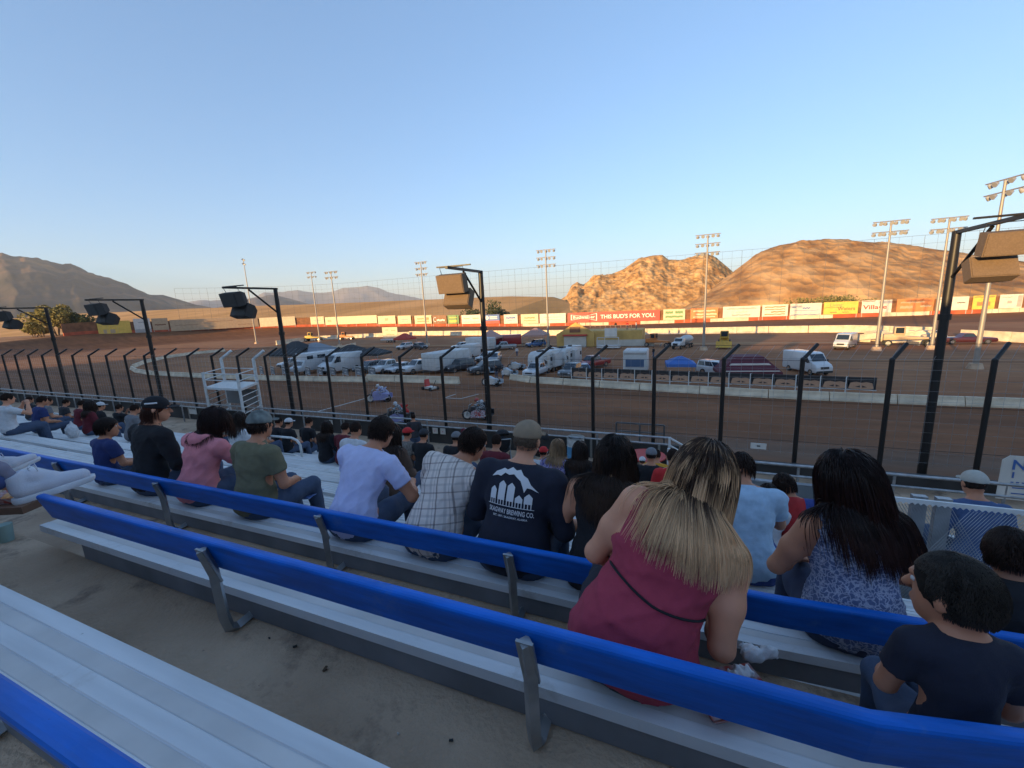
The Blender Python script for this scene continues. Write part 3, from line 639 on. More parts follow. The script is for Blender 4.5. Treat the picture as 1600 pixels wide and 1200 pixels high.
# ------------------------------------------------------------------ white starter's stand
def starter():
    f0, f1 = GY(321, 600, 12.35), GY(374, 600, 12.35); r0, r1 = GY(346, 560, 13.9), GY(396, 560, 13.9)
    e = empty('starter_stand', ((f0.x+f1.x)/2, 13.1, 0), 0, 'white tubular starter platform tower with ladder rungs at the track wall', 'platform')
    return e, (f1.x-f0.x)/2, .78, GY(345, 606, 12.35).z, GY(320, 582, 12.35).z, (r0.x+r1.x)/2-(f0.x+f1.x)/2, r0.z
e, W, dd, zf, zt_, sh, zr_ = starter()
for sx in (-1, 1):
    m = MB(); m.cyl((sx*W, -dd, 2.3), (sx*W, -dd, zt_), .062, n=8); m.build('tower_leg', whitep, e)
    m = MB(); m.cyl((sx*W+sh, dd, 1.6), (sx*W+sh, dd, zr_), .075, n=8); m.cyl((sx*W+sh, dd, zr_-.03), (sx*W+sh+.36, dd+.36, zr_+.36), .07, n=8); m.build('tower_leg', whitep, e)
    m = MB()
    for i in range(int((zf-2.4)/.27)): m.cyl((sx*W, -dd, 2.45+.27*i), (sx*W+sh, dd, 2.45+.27*i), .022, n=6)
    m.build('ladder_rungs', whitep, e)['kind'] = 'stuff'
m = MB(); m.prism([(-W-.05, -dd), (W+.05, -dd), (W+sh+.05, dd), (-W+sh-.05, dd)], zf-.1, zf, 'z'); m.build('platform_deck', whitep, e)
m = MB()
for z in (lerp(zf, zt_, .5), zt_-.04):
    m.cyl((-W, -dd, z), (W, -dd, z), .025, n=6); m.cyl((-W+sh, dd, z), (W+sh, dd, z), .025, n=6); m.cyl((-W, -dd, z), (-W+sh, dd, z), .025, n=6); m.cyl((W, -dd, z), (W+sh, dd, z), .025, n=6)
m.build('handrail', whitep, e)
m = MB(); m.box((sh, dd*.9, zf-.75), (2*W-.2, .05, .8)); m.build('back_panel', mat('grey_panel', (.2,.2,.2), .7), e)
# signs on the wall
def wall_sign(px, py, w_, h_, label, texts=(), z=None, mm=WHT, Y=13.42):
    p = GY(px, py, Y); e = empty('wall_sign', p, 0, label, 'sign'); m = MB(); m.box((0, 0, 0), (w_, .02, h_)); m.build('panel', mm, e)
    for (s, m2, sz, x, z_) in texts: text_obj(s, 'lettering', m2, e, sz, (x, -.016, z_), (rad(90), 0, 0), .002, bold=sz*.02)
    return e
wall_sign(517, 660, .19, .21, 'small white sign with a black F on the dark wall', [('F', INK, .19, 0, 0)])
wall_sign(301, 641, .62, .42, 'white sign with three short lines of lettering left of the white tower', [('Dirty Bowls', INK, .11, 0, .1)])
wall_sign(680, 673, .23, .23, 'square white notice with red print, left one of the pair beside the maroon jacket', [('/', REDP, .16, 0, 0)])
wall_sign(692, 674, .23, .24, 'square white notice with red print, right one of the pair beside the maroon jacket', [('-', REDP, .2, 0, 0)])
wall_sign(1185, 697, .40, .17, 'small white sign with a dark stripe on the wall right of the white stairs', [('-', INK, .3, 0, .03)], Y=13.3)
wall_sign(127, 624, .14, .25, 'tiny white notice on the dark wall near the second speaker pole', [('|', INK, .14, 0, 0)])
p = GY(1600, 745, 13.0); e = empty('track_sign', p, 0, 'tall white sign with blue print at the right edge behind the lower guard rail', 'sign')
m = MB(); m.prism([(-.42, -.6), (.5, -.6), (.5, .5), (-.3, .5), (-.42, .38)], -.01, .01); m.build('panel', WHT, e)
for s, sz, x, z in (('N', .34, -.12, .27), ('I', .2, -.2, .02), ('- - -', .16, -.1, -.14), ('------', .13, -.05, -.28), ('------', .13, -.05, -.42)): text_obj(s, 'lettering', BLU, e, sz, (x, -.02, z), (rad(90), 0, 0), .003, bold=.006)
# dark grey ramp rail on the wall at (960..1040, 658..680)
e = empty('track_gate', (0,0,0), 0, 'grey tube gate frame standing above the wall near the white stairs', 'gate'); m = MB(); a = GY(963, 660, 14.3); b = GY(1038, 665, 14.3); lo = 3.0
for x in (a.x, (a.x+b.x)/2, b.x): m.cyl((x, 14.3, 0), (x, 14.3, a.z), .03, n=6)
m.cyl((a.x, 14.3, a.z), (b.x, 14.3, a.z), .03, n=6); m.cyl((a.x, 14.3, a.z-.3), (b.x, 14.3, a.z-.3), .025, n=6); m.build('tube_frame', mat('dark_grey_steel', (.09,.09,.09), .5), e)
# white stairs going down right of the long rail
e = empty('stair_rail', (0,0,0), 0, 'white railed stairs dropping from the walkway at the end of the long guard rail', 'stairs')
for yy in (12.95, 11.95):
    m = MB(); x0 = -.28
    for k, dz in enumerate((0, .24, .48, .72)):
        m.cyl((x0, yy, 3.42-dz), (x0+1.75, yy, 3.42-dz-.95), .032, n=6)
    for i in range(3): m.cyl((x0+i*.85, yy, 3.42-i*.46), (x0+i*.85, yy, 2.2-i*.3), .035, n=6)
    m.build('handrail', whitep, e)
m = MB()
for i in range(5): m.box((x0+.15+.32*i, 12.45, 2.40-.04-.16*i), (.30, .95, .04))
m.build('step', alu2, e)
# handrails between the benches
def hrail(pts, drop, label, mid=True):
    e = empty('handrail', (0,0,0), 0, label, 'handrail'); m = MB(); m.tube(pts, .028, n=8); 
    if mid: m.tube([Vector(p)-Vector((0,0,.42)) for p in pts[:-3]], .024, n=8)
    m.build('rail_tube', whitep, e)
    m = MB()
    for i in drop: p = Vector(pts[i]); m.cyl(p, (p.x, p.y, p.z-1.05), .024, n=6)
    m.build('rail_posts', whitep, e)
def arc_end(px_list, Y, zr):
    P = [GY(px, py, Y) for px, py in px_list]; P = [Vector((p.x, Y, p.z)) for p in P]; return P
P = arc_end([(-40, 632), (60, 643), (140, 652), (203, 659), (216, 664), (224, 673), (229, 683)], 7.4, 0); hrail(P, [1, 2], 'long white tube handrail with a down-curved end over the left benches')
P = arc_end([(420, 681), (455, 684), (464, 688), (469, 695), (471, 706), (473, 720)], 6.6, 0); hrail(P, [0], 'short white tube handrail left of the people by the aisle')
P = arc_end([(474, 683), (500, 686), (540, 690), (600, 697), (604, 703)], 9.2, 0); hrail(P, [0, 2], 'thin white handrail near the lowest rows behind the long-haired seated figure', False)
# well parapets on the right
e = empty('parapet', (0,0,0), 0, 'grey smoky panel parapet in front of the boys on the right', 'parapet'); m = MB(); a = GY(1130, 745, 5.6); b = GY(1345, 762, 5.6)
smoke = mat('smoked_panel', (.19,.20,.20), .35, var=.15, scale=2)
m.box(((a.x+b.x)/2, 5.6, (a.z+3.2)/2), (b.x-a.x, .04, a.z-3.2)); m.build('panel', smoke, e); m = MB(); m.cyl((a.x, 5.6, a.z), (b.x, 5.6, a.z), .025, n=8); m.build('top_rail', steel, e)
e = empty('mesh_fence', (0,0,0), 0, 'chain-link guard with a pale scalloped tarpaulin edge at the right', 'fence'); Ym = 3.9; a = GY(1385, 775, Ym); b = GY(1640, 803, Ym); m = MB(); nn = 26
pts = []
for i in range(nn+1): pts.append((lerp(a.x, b.x, i/nn), a.z+.0))
pts2 = [(lerp(b.x, a.x, i/nn/3), a.z-.045+.018*abs(math.sin(i*math.pi/3))) for i in range(nn*3+1)]
m.prism(pts+pts2, Ym-.01, Ym+.01); m.build('scalloped_edge', whitep, e)
for k, px in enumerate((1432, 1470)):
    p = GY(px, 790, Ym+.1); m = MB(); m.box((p.x, Ym+.08, a.z-.6), (.09, .05, 1.2)); m.build('mesh_post', steel, e)
m = MB()
for i in range(46):
    x0_ = a.x+(b.x-a.x)*i/46
    for s_ in (-1, 1):
        xa, xb = (x0_, x0_+.5) if s_ > 0 else (x0_+.5, x0_)
        if max(xa, xb) < b.x: m.cyl((xa, Ym, a.z-.05), (xb, Ym, a.z-.95), .0022, n=3, caps=False, smooth=False)
m.build('chain_link', steel, e)['kind'] = 'stuff'
# ------------------------------------------------------------------ barrels and bins
def drum(px, py, z, mA, mB_, label, cat='barrel'):
    p = G(px, py, z); e = empty('drum', p, 0, label, cat); m = MB()
    rs = [(0, .28), (.02, .29), (.28, .285), (.3, .298), (.32, .285), (.58, .285), (.6, .298), (.62, .285), (.86, .285), (.88, .297)]
    for a, b in zip(rs[:6], rs[1:7]): m.cyl((0,0,a[0]), (0,0,b[0]), a[1], b[1], n=20, caps=False)
    m.build('body', mA, e); m = MB()
    for a, b in zip(rs[6:], rs[7:]): m.cyl((0,0,a[0]), (0,0,b[0]), a[1], b[1], n=20, caps=False)
    m.cyl((0,0,.8), (0,0,.88), .27, n=20, caps=False); m.build('rim', mB_, e)
    m = MB(); m.ell((0,0,.74), (.275,.275,.1), 14, 6); m.build('bin_liner', mat('bin_bag', (.02,.02,.022), .35, bump=.4, bscale=9), e)
drum(900, 722, 2.35, mat('drum_blue', (.10,.30,.50), .5, var=.2, scale=6), mat('drum_white', (.5,.5,.48), .6, var=.2, scale=9), 'blue trash drum with a white top standing on the walkway')
drum(623, 702, 2.35, mat('drum_mint', (.33,.45,.44), .55, var=.1, scale=5), mat('drum_dark', (.03,.03,.03), .6), 'pale mint trash drum with a black liner left of the standing man')
# ------------------------------------------------------------------ vehicles
def car_paint(n, c, met=0.): return mat('car_'+n, c, .32, met, coat=.5)
CW = car_paint('white', (.55,.56,.57)); CS = car_paint('silver', (.35,.37,.39), .3); CD = car_paint('dark', (.035,.04,.05)); CG = car_paint('grey', (.12,.13,.14)); CR = car_paint('red', (.30,.03,.03)); CM = car_paint('maroon', (.05,.010,.016)); CB = car_paint('blue', (.05,.12,.28)); CY = mat('machine_yellow', (.55,.33,.05), .55, var=.15, scale=2); CT = mat('trailer_white', (.52,.52,.51), .5, var=.06, scale=2); COr = mat('machine_orange', (.5,.17,.04), .6)
HL = mat('headlight_lens', (.6,.62,.65), .12); TL = mat('tail_lamp_red', (.35,.02,.02), .25); TRIM = mat('black_trim', (.02,.02,.022), .5)
def bevelled(o, wd=.04, seg=2):
    import bmesh as bm_
    b = bm_.new(); b.from_mesh(o.data); bm_.ops.remove_doubles(b, verts=b.verts, dist=1e-5)
    es = [e for e in b.edges if len(e.link_faces) == 2 and e.calc_face_angle(0) > .35]
    bm_.ops.bevel(b, geom=es, offset=wd, segments=seg, affect='EDGES', profile=.5, clamp_overlap=True)
    b.to_mesh(o.data); b.free(); o.data.polygons.foreach_set('use_smooth', [True]*len(o.data.polygons)); o.data.update(); return o
def wheels(e, xs, hw, r=.36, dual=False):
    for x in xs:
        for s in (-1, 1):
            m = MB(); m.cyl((x, s*(hw-.2), r), (x, s*(hw+.015), r), r, n=16); wv = m.build('wheel', rubber, e)
            m = MB(); m.cyl((x, s*(hw+.0), r), (x, s*(hw+.028), r), r*.58, n=12); m.build('rim', chrome, wv)
def vehicle(kind, paint_, loc, heading, label, cat, group=None):
    e = empty({'suv':'suv','sedan':'car','pickup':'pickup_truck','van':'cargo_van','minivan':'car'}[kind], loc, heading, label, cat, group)
    hw = .93
    if kind in ('suv', 'sedan', 'pickup', 'minivan'):
        if kind == 'suv': L = 4.7; low = [(-2.35,.42),(-2.36,.95),(-2.28,1.08),(1.05,1.06),(2.0,.96),(2.3,.82),(2.36,.45),(2.2,.34),(-2.2,.34)]; gb = (-2.22, 1.0, -1.95, .25, 1.06, 1.70); wx = (-1.42, 1.42)
        elif kind == 'sedan': low = [(-2.3,.45),(-2.3,.85),(-2.2,.95),(-1.4,.98),(1.0,.95),(1.9,.85),(2.25,.7),(2.32,.42),(2.2,.3),(-2.2,.3)]; gb = (-1.75, 1.0, -.95, .3, .96, 1.42); wx = (-1.38, 1.4); L = 4.6
        elif kind == 'minivan': low = [(-2.45,.42),(-2.46,.95),(-2.4,1.1),(1.3,1.02),(2.2,.88),(2.48,.7),(2.5,.42),(2.3,.3),(-2.3,.3)]; gb = (-2.4, 1.5, -2.25, .55, 1.06, 1.75); wx = (-1.45, 1.55); L = 4.95
        else: low = [(-2.85,.5),(-2.85,1.16),(-.75,1.18),(1.2,1.18),(2.6,1.08),(2.85,.95),(2.9,.5),(2.7,.42),(-2.7,.42)]; gb = (-.85, 1.45, -.68, .72, 1.18, 1.86); wx = (-1.75, 1.85); L = 5.75; hw = .98
        m = MB(); m.prism(low, -hw, hw, 'y'); bevelled(m.build('body', paint_, e), .07, 2)
        x0, x1, t0, t1, zb, zt = gb; i = .15
        vs = [(x0,-hw+.06,zb),(x1,-hw+.06,zb),(x1,hw-.06,zb),(x0,hw-.06,zb),(t0,-hw+i+.04,zt),(t1,-hw+i+.04,zt),(t1,hw-i-.04,zt),(t0,hw-i-.04,zt)]
        m = MB(); m.add(vs, [(3,2,1,0),(4,5,6,7),(0,1,5,4),(1,2,6,5),(2,3,7,6),(3,0,4,7)]); cab = bevelled(m.build('cab', paint_, e), .05, 2)
        V = [Vector(v) for v in vs]
        def pane(q, ins, name='window', off=.012):
            a, b, c, d = [V[k] for k in q]; nrm = (b-a).cross(d-a).normalized(); cc = (a+b+c+d)/4
            if nrm.dot(cc-Vector(((x0+x1)/2, 0, (zb+zt)/2))) < 0: nrm = -nrm
            def P(u, v): return a.lerp(b, u).lerp(d.lerp(c, u), v)+nrm*off
            mm = MB(); mm.add([P(ins[0], ins[2]), P(ins[1], ins[2]), P(ins[1], ins[3]), P(ins[0], ins[3])], [(0,1,2,3)]); mm.build(name, glass, cab)
        pane((1,2,6,5), (.06,.94,.06,.93), 'windshield'); pane((0,3,7,4), (.1,.9,.15,.9), 'rear_window')
        for q in ((0,1,5,4), (3,2,6,7)):
            if kind == 'pickup': pane(q, (.08,.46,.1,.88)); pane(q, (.5,.93,.1,.88))
            elif kind == 'sedan': pane(q, (.1,.5,.1,.88)); pane(q, (.53,.93,.1,.88))
            else: pane(q, (.05,.3,.1,.88)); pane(q, (.33,.62,.1,.88)); pane(q, (.65,.95,.1,.88))
        if kind == 'pickup':
            m = MB(); m.box((-1.82, 0, 1.182), (1.9, 2*hw-.2, .012)); m.build('bed_shade_top', TRIM, e)  # dark sheet painted in for the shaded hollow of the open bed
        fz = low[-4][1] if kind != 'pickup' else .95; fx = max(p[0] for p in low)
        m = MB(); m.box((fx+.0, 0, fz-.2 if kind != 'sedan' else .55), (.05, 1.0, .2)); m.build('grille', TRIM, e)
        for s in (-1, 1):
            m = MB(); m.ell((fx-.08, s*(hw-.27), fz-.12 if kind != 'sedan' else .66), (.12, .2, .09), 8, 6); m.build('headlight', HL, e)
            m = MB(); m.box((-fx+.0, s*(hw-.14), .95), (.06, .16, .24)); m.build('tail_light', TL, e)
            m = MB(); m.ell((x1-.35, s*(hw+.1), zb+.12), (.07, .13, .09), 8, 6); m.build('mirror', paint_, e)
        m = MB(); m.box((fx-.05, 0, .42), (.14, 2*hw-.15, .16)); m.build('bumper', TRIM if kind != 'pickup' else chrome, e)
        wheels(e, wx, hw, .36 if kind != 'pickup' else .40)
    else:
        hw = 1.0; pr = [(-2.95,.5),(-2.98,2.45),(-2.85,2.58),(.9,2.62),(1.35,2.5),(2.05,1.62),(2.75,1.32),(2.98,1.0),(3.0,.5),(2.8,.35),(-2.8,.35)]
        m = MB(); m.prism(pr, -hw, hw, 'y'); bevelled(m.build('body', paint_, e), .09, 2)
        m = MB(); a = Vector((1.42,0,2.42)); b = Vector((2.05,0,1.66)); n_ = Vector((.77,0,.64))*.02
        m.add([b+n_+Vector((0,-.85,0)), b+n_+Vector((0,.85,0)), a+n_+Vector((0,.8,0)), a+n_+Vector((0,-.8,0))], [(0,1,2,3)]); m.build('windshield', glass, e)
        for s in (-1, 1):
            y = s*(hw+.008); m = MB(); m.add([(.75,y,1.5),(1.85,y,1.5),(1.3,y,2.25),(.75,y,2.25)], [(0,1,2,3)]); m.build('window', glass, e)
            m = MB(); m.ell((2.86, s*.74, 1.02), (.12,.18,.16), 8, 6); m.build('headlight', HL, e)
            m = MB(); m.box((-2.99, s*.9, 1.2), (.04, .12, .5)); m.build('tail_light', TL, e)
            m = MB(); m.box((1.75, s*(hw+.2), 1.65), (.12, .2, .34)); m.build('mirror', TRIM, e)
        m = MB(); m.box((2.97, 0, .95), (.06, 1.0, .28)); m.build('grille', TRIM, e)
        m = MB(); m.box((2.95, 0, .5), (.16, 1.9, .24)); m.build('bumper', TRIM, e)
        wheels(e, (-1.7, 2.0), hw, .37)
    return e
def park(kind, paint_, px, py, hd, label, cat, nose=True, back=None, grp=None):
    p = G(px, py); L = {'suv':2.35,'sedan':2.3,'pickup':2.9,'van':3.,'minivan':2.5}[kind]
    k = .86 if (px < 760 and py > 580) else .78
    c = p-Vector((math.cos(hd), math.sin(hd), 0))*L*k if nose else p
    v = vehicle(kind, paint_, c, hd, label, cat, grp); v.scale = (k, k, k); return v
S_ = -math.pi/2   # nose toward the stand
SPR = park('van', CW, 508, 586, S_-.12, 'tall white panel van parked beside the row of white cars', 'van')
park('suv', CG, 556, 585, S_-.25, 'dark grey car between the tall white van and the white pickup', 'car')
park('pickup', CW, 583, 585.5, S_-.2, 'white pickup left of the two white cars behind the barrier, dark car beside it', 'pickup truck')
park('sedan', CW, 607, 585, S_-.2, 'pale low sedan squeezed between two white pickups', 'car')
park('pickup', CW, 630, 586, S_-.35, 'white crew cab pickup at the right end of the white row', 'pickup truck')
park('suv', CD, 697, 583, S_-.45, 'black car with its headlight showing beside the white enclosed trailer', 'car')
park('suv', CD, 733, 586, S_-.75, 'dark car with pale window frames near the infield gap', 'car')
park('suv', CW, 748, 567, S_-.2, 'small white car with a roof rack behind the dark cars', 'car')
park('suv', CS, 768, 569, S_+.2, 'silver car half hidden by the middle speaker pole', 'car')
park('pickup', CW, 826, 592, S_-.1, 'white pickup parked nose out in front of the travel trailer', 'pickup truck')
park('pickup', CG, 881, 593, S_-.2, 'dark grey truck beside the right travel trailer', 'pickup truck')
park('pickup', CR, 906, 578, S_-.55, 'red pickup with a pale roof right of the travel trailers', 'pickup truck')
park('van', CW, 1288, 588, S_+.42, 'white cargo van behind the right group of banner frames', 'van')
park('van', CW, 1312, 547, S_-.5, 'white van standing alone in the far infield', 'van')
park('suv', CW, 623, 547, S_-.1, 'small white car under the red canopy', 'car')
park('suv', CD, 664, 546, -.5, 'dark car with open rear at the right of the red canopy', 'car')
park('suv', CW, 707, 547, S_-.6, 'white car alone in the middle of the far infield', 'car')
park('pickup', CS, 768, 548, S_-.9, 'silver and black truck beside the pink canopy', 'pickup truck')
park('suv', CB, 823, 543, S_-.8, 'blue car beside the faded pink canopy', 'car')
park('suv', CW, 437, 576, S_-.1, 'white car partly hidden at the left end of the vans', 'car')
park('minivan', CW, 1150, 589, S_+.9, 'white car with a pale roof just behind the banner frames under the maroon canopy', 'car')
park('sedan', CB, 916, 589, S_+.4, 'light blue car roof showing behind the first banner frames', 'car')
park('sedan', CW, 1470, 530, S_, 'tiny white car beyond the scrap pile', 'car')
park('suv', CS, 42, 537, .3, 'silver car parked under the bushes at the far left', 'car')
park('sedan', CW, 66, 536, .4, 'white low car parked right of the silver one at the far left', 'car')
# step van left of the tall white van
def box_body(e, L, W, z0, z1, m, name='body', bv=.08, x=0.): mb = MB(); mb.box((x, 0, (z0+z1)/2), (L, W, z1-z0)); return bevelled(mb.build(name, m, e), bv, 2)
e = empty('camper_van', G(466, 587)+Vector((0, 3, 0)), S_-.1, 'white camper van with dark upper window strips at the left of the infield row', 'van')
box_body(e, 5.2, 2.1, .5, 2.75, CW, x=-.5); mb = MB(); mb.prism([(2.05,.5),(2.05,1.9),(2.35,1.85),(2.7,1.25),(3.2,1.05),(3.25,.5)], -.95, .95); bevelled(mb.build('cab', CW, e), .06)
mb = MB(); mb.box((2.58, 0, 1.52), (.03, 1.6, .55), ry=-.53); mb.build('windshield', glass, e)
for s in (-1, 1):
    mb = MB(); mb.box((-.2, s*1.06, 2.2), (1.2, .02, .45)); mb.box((1.5, s*1.06, 2.2), (.9, .02, .45)); mb.build('window', glass, e); mb = MB(); mb.ell((3.2, s*.7, .85), (.1,.15,.12), 8, 6); mb.build('headlight', HL, e)
wheels(e, (-1.9, 2.2), 1.0)
# trailers
def trailer(px, py, hd, L, W, H, label, m=CT, lines=True, rib=None, z0=.45, name='enclosed_trailer'):
    c = G(px, py)-Vector((math.cos(hd), math.sin(hd), 0))*L/2; e = empty(name, c, hd, label, 'trailer')
    box_body(e, L, W, z0, H, m, bv=.1)
    if lines:
        mb = MB()
        for s in (-1, 1):
            for i in range(1, int(L/1.2)): mb.box((-L/2+i*1.2, s*(W/2+.004), (z0+H)/2), (.025, .01, H-z0-.25))
            mb.box((0, s*(W/2+.006), z0+.35), (L-.2, .012, .08))
        for i in (-1, 0, 1): mb.box((L/2+.004, i*W*.25, (z0+H)/2), (.01, .025, H-z0-.3))
        for i in range(1, 4): mb.box((L/2+.006, 0, z0+i*(H-z0)/4), (.012, W-.25, .03))
        mb.build('panel_seam', rib or GRY, e)
    mb = MB(); mb.tube([(L/2, -.6, .4), (L/2+1.1, 0, .42), (L/2, .6, .4)], .05, n=4); mb.build('hitch', TRIM, e)
    wheels(e, (-.45, .45), W/2-.08, .33)
    for s in (-1, 1): mb = MB(); mb.box((-L/2-.01, s*(W/2-.12), .9), (.03, .1, .25)); mb.build('tail_light', TL, e)
    return e
trailer(670, 585, S_-.25, 6.2, 2.3, 2.5, 'white enclosed trailer with a gridded front right of the white cars')
trailer(729, 563, S_, 3.0, 1.9, 2.3, 'short white trailer seen behind the black car', lines=False)
def rv(px, py, hd, L, label):
    c = G(px, py)-Vector((math.cos(hd), math.sin(hd), 0))*L/2*.78; W = 2.4; H = 3.15; e = empty('travel_trailer', c, hd, label, 'trailer')
    mb = MB(); mb.prism([(-L/2,.6),(-L/2,H),(L/2-.9,H),(L/2-.25,H-.35),(L/2,H-1.1),(L/2-.05,1.2),(L/2-.45,.6)], -W/2, W/2); bevelled(mb.build('body', CT, e), .09, 2)
    for s in (-1, 1):
        y = s*(W/2+.006); mb = MB()
        for z, t in ((1.15,.07),(1.35,.04),(2.55,.05)): mb.box((0, y, z), (L-.9, .012, t))
        mb.prism([(L*.2,1.45),(L*.42,2.2),(L*.38,1.5)], y-.006, y+.006); mb.prism([(-L*.35,1.2),(-L*.1,2.3),(-L*.2,1.2)], y-.006, y+.006); mb.build('stripe', TRIM, e)
        for xx, ww in ((L*.12,.9),(-L*.12,.7),(-L*.38,1.0)): mb = MB(); mb.box((xx, s*(W/2+.012), 2.0), (ww, .02, .6)); mb.build('window', glass, e)
    mb = MB(); mb.box((L*.26, W/2+.015, 1.75), (.65, .03, 1.9)); mb.build('door', WHT, e)
    mb = MB(); mb.box((-.3, W/2+.25, 1.8), (L*.3, .5, 1.9)); mb.build('slide_out', CT, e)
    mb = MB(); mb.box((L/2-1.6, 0, H+.1), (.9, .7, .22)); mb.box((-1.2, 0, H+.07), (.5, .5, .16)); mb.build('roof_unit', TRIM, e)
    mb = MB()
    for i in range(5): mb.box((L/2-.0, -.9+.45*i, 1.7), (.02, .05, .7), ry=.3*(i % 2*2-1))
    mb.build('front_mark', TRIM, e)
    mb = MB(); mb.tube([(L/2-.4, -.7, .55), (L/2+1.1, 0, .55), (L/2-.4, .7, .55)], .05, n=4); mb.build('hitch', TRIM, e); wheels(e, (-.5, .45), W/2-.08, .36); e.scale = (.78, .78, .78)
    return e
rv(836, 586, S_-.22, 7.5, 'large white travel trailer with dark swoosh markings behind the white pickup')
rv(872, 578, S_-.2, 6.0, 'second white travel trailer partly hidden right of the larger one')
e = trailer(770, 549, -.2, 5.2, 2.1, 2.4, 'open fronted black and white trailer left of the red one', m=CT)
e = trailer(815, 541, .35, 6.2, 2.2, 2.3, 'red sided trailer with a white end', m=CR, lines=False)
# white boxy cart behind the banners
e = empty('camper_shell', G(992, 594)+Vector((0, 1.0, 0)), S_, 'small white boxy camper with a blue grey front window behind the banner frames', 'trailer')
box_body(e, 2.6, 2.2, .7, 2.9, CT, bv=.12); mb = MB(); mb.box((1.315, 0, 1.7), (.03, 1.7, .75)); mb.build('window', mat('dull_blue_pane', (.08,.13,.22), .2), e)
mb = MB(); mb.box((1.3, 0, 2.62), (.08, 2.1, .18)); mb.build('roof_trim', GRY, e); wheels(e, (0,), .95, .33)
# canopies
def canopy(px, py, w_, d_, h, peak, m, label, z0=None, legs=True, name='canopy'):
    c = G(px, py); e = empty(name, c, random.uniform(-.15, .15), label, 'canopy'); mb = MB()
    b = [(-w_/2,-d_/2,h),(w_/2,-d_/2,h),(w_/2,d_/2,h),(-w_/2,d_/2,h)]; k = .06 if 'maroon' not in label else .24
    t = [(-w_*k,-d_*k,peak),(w_*k,-d_*k,peak),(w_*k,d_*k,peak),(-w_*k,d_*k,peak)]; lo = [(x, y, z-.28) for x, y, z in b]
    mb.add(b+t+lo, [(0,1,5,4),(1,2,6,5),(2,3,7,6),(3,0,4,7),(4,5,6,7),(8,9,1,0),(9,10,2,1),(10,11,3,2),(11,8,0,3)]); mb.build('canopy_top', m, e)
    if legs:
        for sx in (-1, 1):
            for sy in (-1, 1): mb = MB(); mb.cyl((sx*(w_/2-.05), sy*(d_/2-.05), 0), (sx*(w_/2-.05), sy*(d_/2-.05), h-.02), .035, n=6); mb.build('leg', steel, e)
    return e
cb = mat('canopy_black', (.035,.035,.037), .8); cr_ = mat('canopy_red', (.42,.05,.03), .75); cp = mat('canopy_faded_pink', (.42,.25,.21), .8); cbl = mat('canopy_blue', (.05,.14,.42), .7); cmr = mat('canopy_maroon', (.10,.018,.03), .75); cgr = mat('canopy_grey', (.22,.24,.27), .8)
canopy(468, 578, 5, 5, 2.5, 4.1, cb, 'black pointed canopy behind the camper van')
canopy(497, 575, 5, 5, 2.5, 3.7, cgr, 'grey canopy between the black one and the tall white van')
canopy(552, 575, 4.6, 4.2, 2.2, 3.3, cb, 'black canopy with a sagging side right of the tall white van')
canopy(585, 574, 4, 3.4, 2.1, 2.8, cb, 'low black canopy behind the white pickup')
canopy(634, 543, 3.6, 3.2, 2.0, 3.0, cr_, 'bright red canopy in the far infield')
canopy(768, 545, 3.4, 3.4, 2.2, 3.4, cp, 'faded pink canopy left of the open trailer')
canopy(838, 541, 4.2, 3.6, 2.2, 3.4, cp, 'faded pink canopy in front of the light mast')
canopy(1062, 590, 2.6, 2.6, 1.5, 2.1, cbl, 'blue canopy behind the banner frames')
e = canopy(1163, 590, 5.0, 4.0, .8, 2.1, cmr, 'wide maroon canopy with white markings behind the banner frames', legs=True)
mb = MB(); mb.prism([(-1.7,1.4),(1.7,1.4),(1.5,1.55),(-1.5,1.55)], -1.55, -1.4); mb.prism([(-2.3,.9),(2.3,.9),(2.2,.98),(-2.2,.98)], -2.06, -2.0); mb.build('white_marking', WHT, e)
# banner frames just inside the barrier
def banner(main):
    e = empty('banner_frame', (0,0,0), 0); W = 1.75
    mb = MB(); mb.box((0, .02, 1.15), (W-.06, .03, 1.1)); mb.build('backing', TRIM if main else CG, e)
    mb = MB(); pts = [(-.72,.72),(-.5,.66),(.5,.66),(.72,.72),(.62,1.22),(.3,1.32),(0,1.24),(-.3,1.32),(-.62,1.22)]; mb.prism(pts, -.012, 0); mb.build('printed_panel', mat('banner_peach', (.46,.27,.17), .7, var=.1, scale=3) if main else mat('banner_slate', (.22,.23,.25), .7, var=.15, scale=3), e)
    mb = MB(); mb.prism([(-.8,1.45),(-.35,1.3),(0,1.4),(.35,1.3),(.8,1.45),(.35,1.42),(0,1.5),(-.35,1.42)], -.028, -.016); mb.prism([(-.35,.85),(-.06,1.0),(-.06,.8)], -.02, -.013); mb.prism([(.35,.85),(.06,1.0),(.06,.8)], -.02, -.013); mb.build('printed_mark', INK if main else WLET, e)
    mb = MB(); mb.tube([(-W/2, 0, .1), (-W/2, 0, 1.72), (-W/2+.05, 0, 1.78)], .04, n=6); mb.tube([(-W/2-.02,-.02,.62),(W/2,-.02,.58)], .03, n=5); mb.build('frame', whitep, e)
    mb = MB(); mb.box((0, 0, 1.74), (W-.04, .035, .05)); mb.build('top_rail', TRIM if main else whitep, e)
    return e
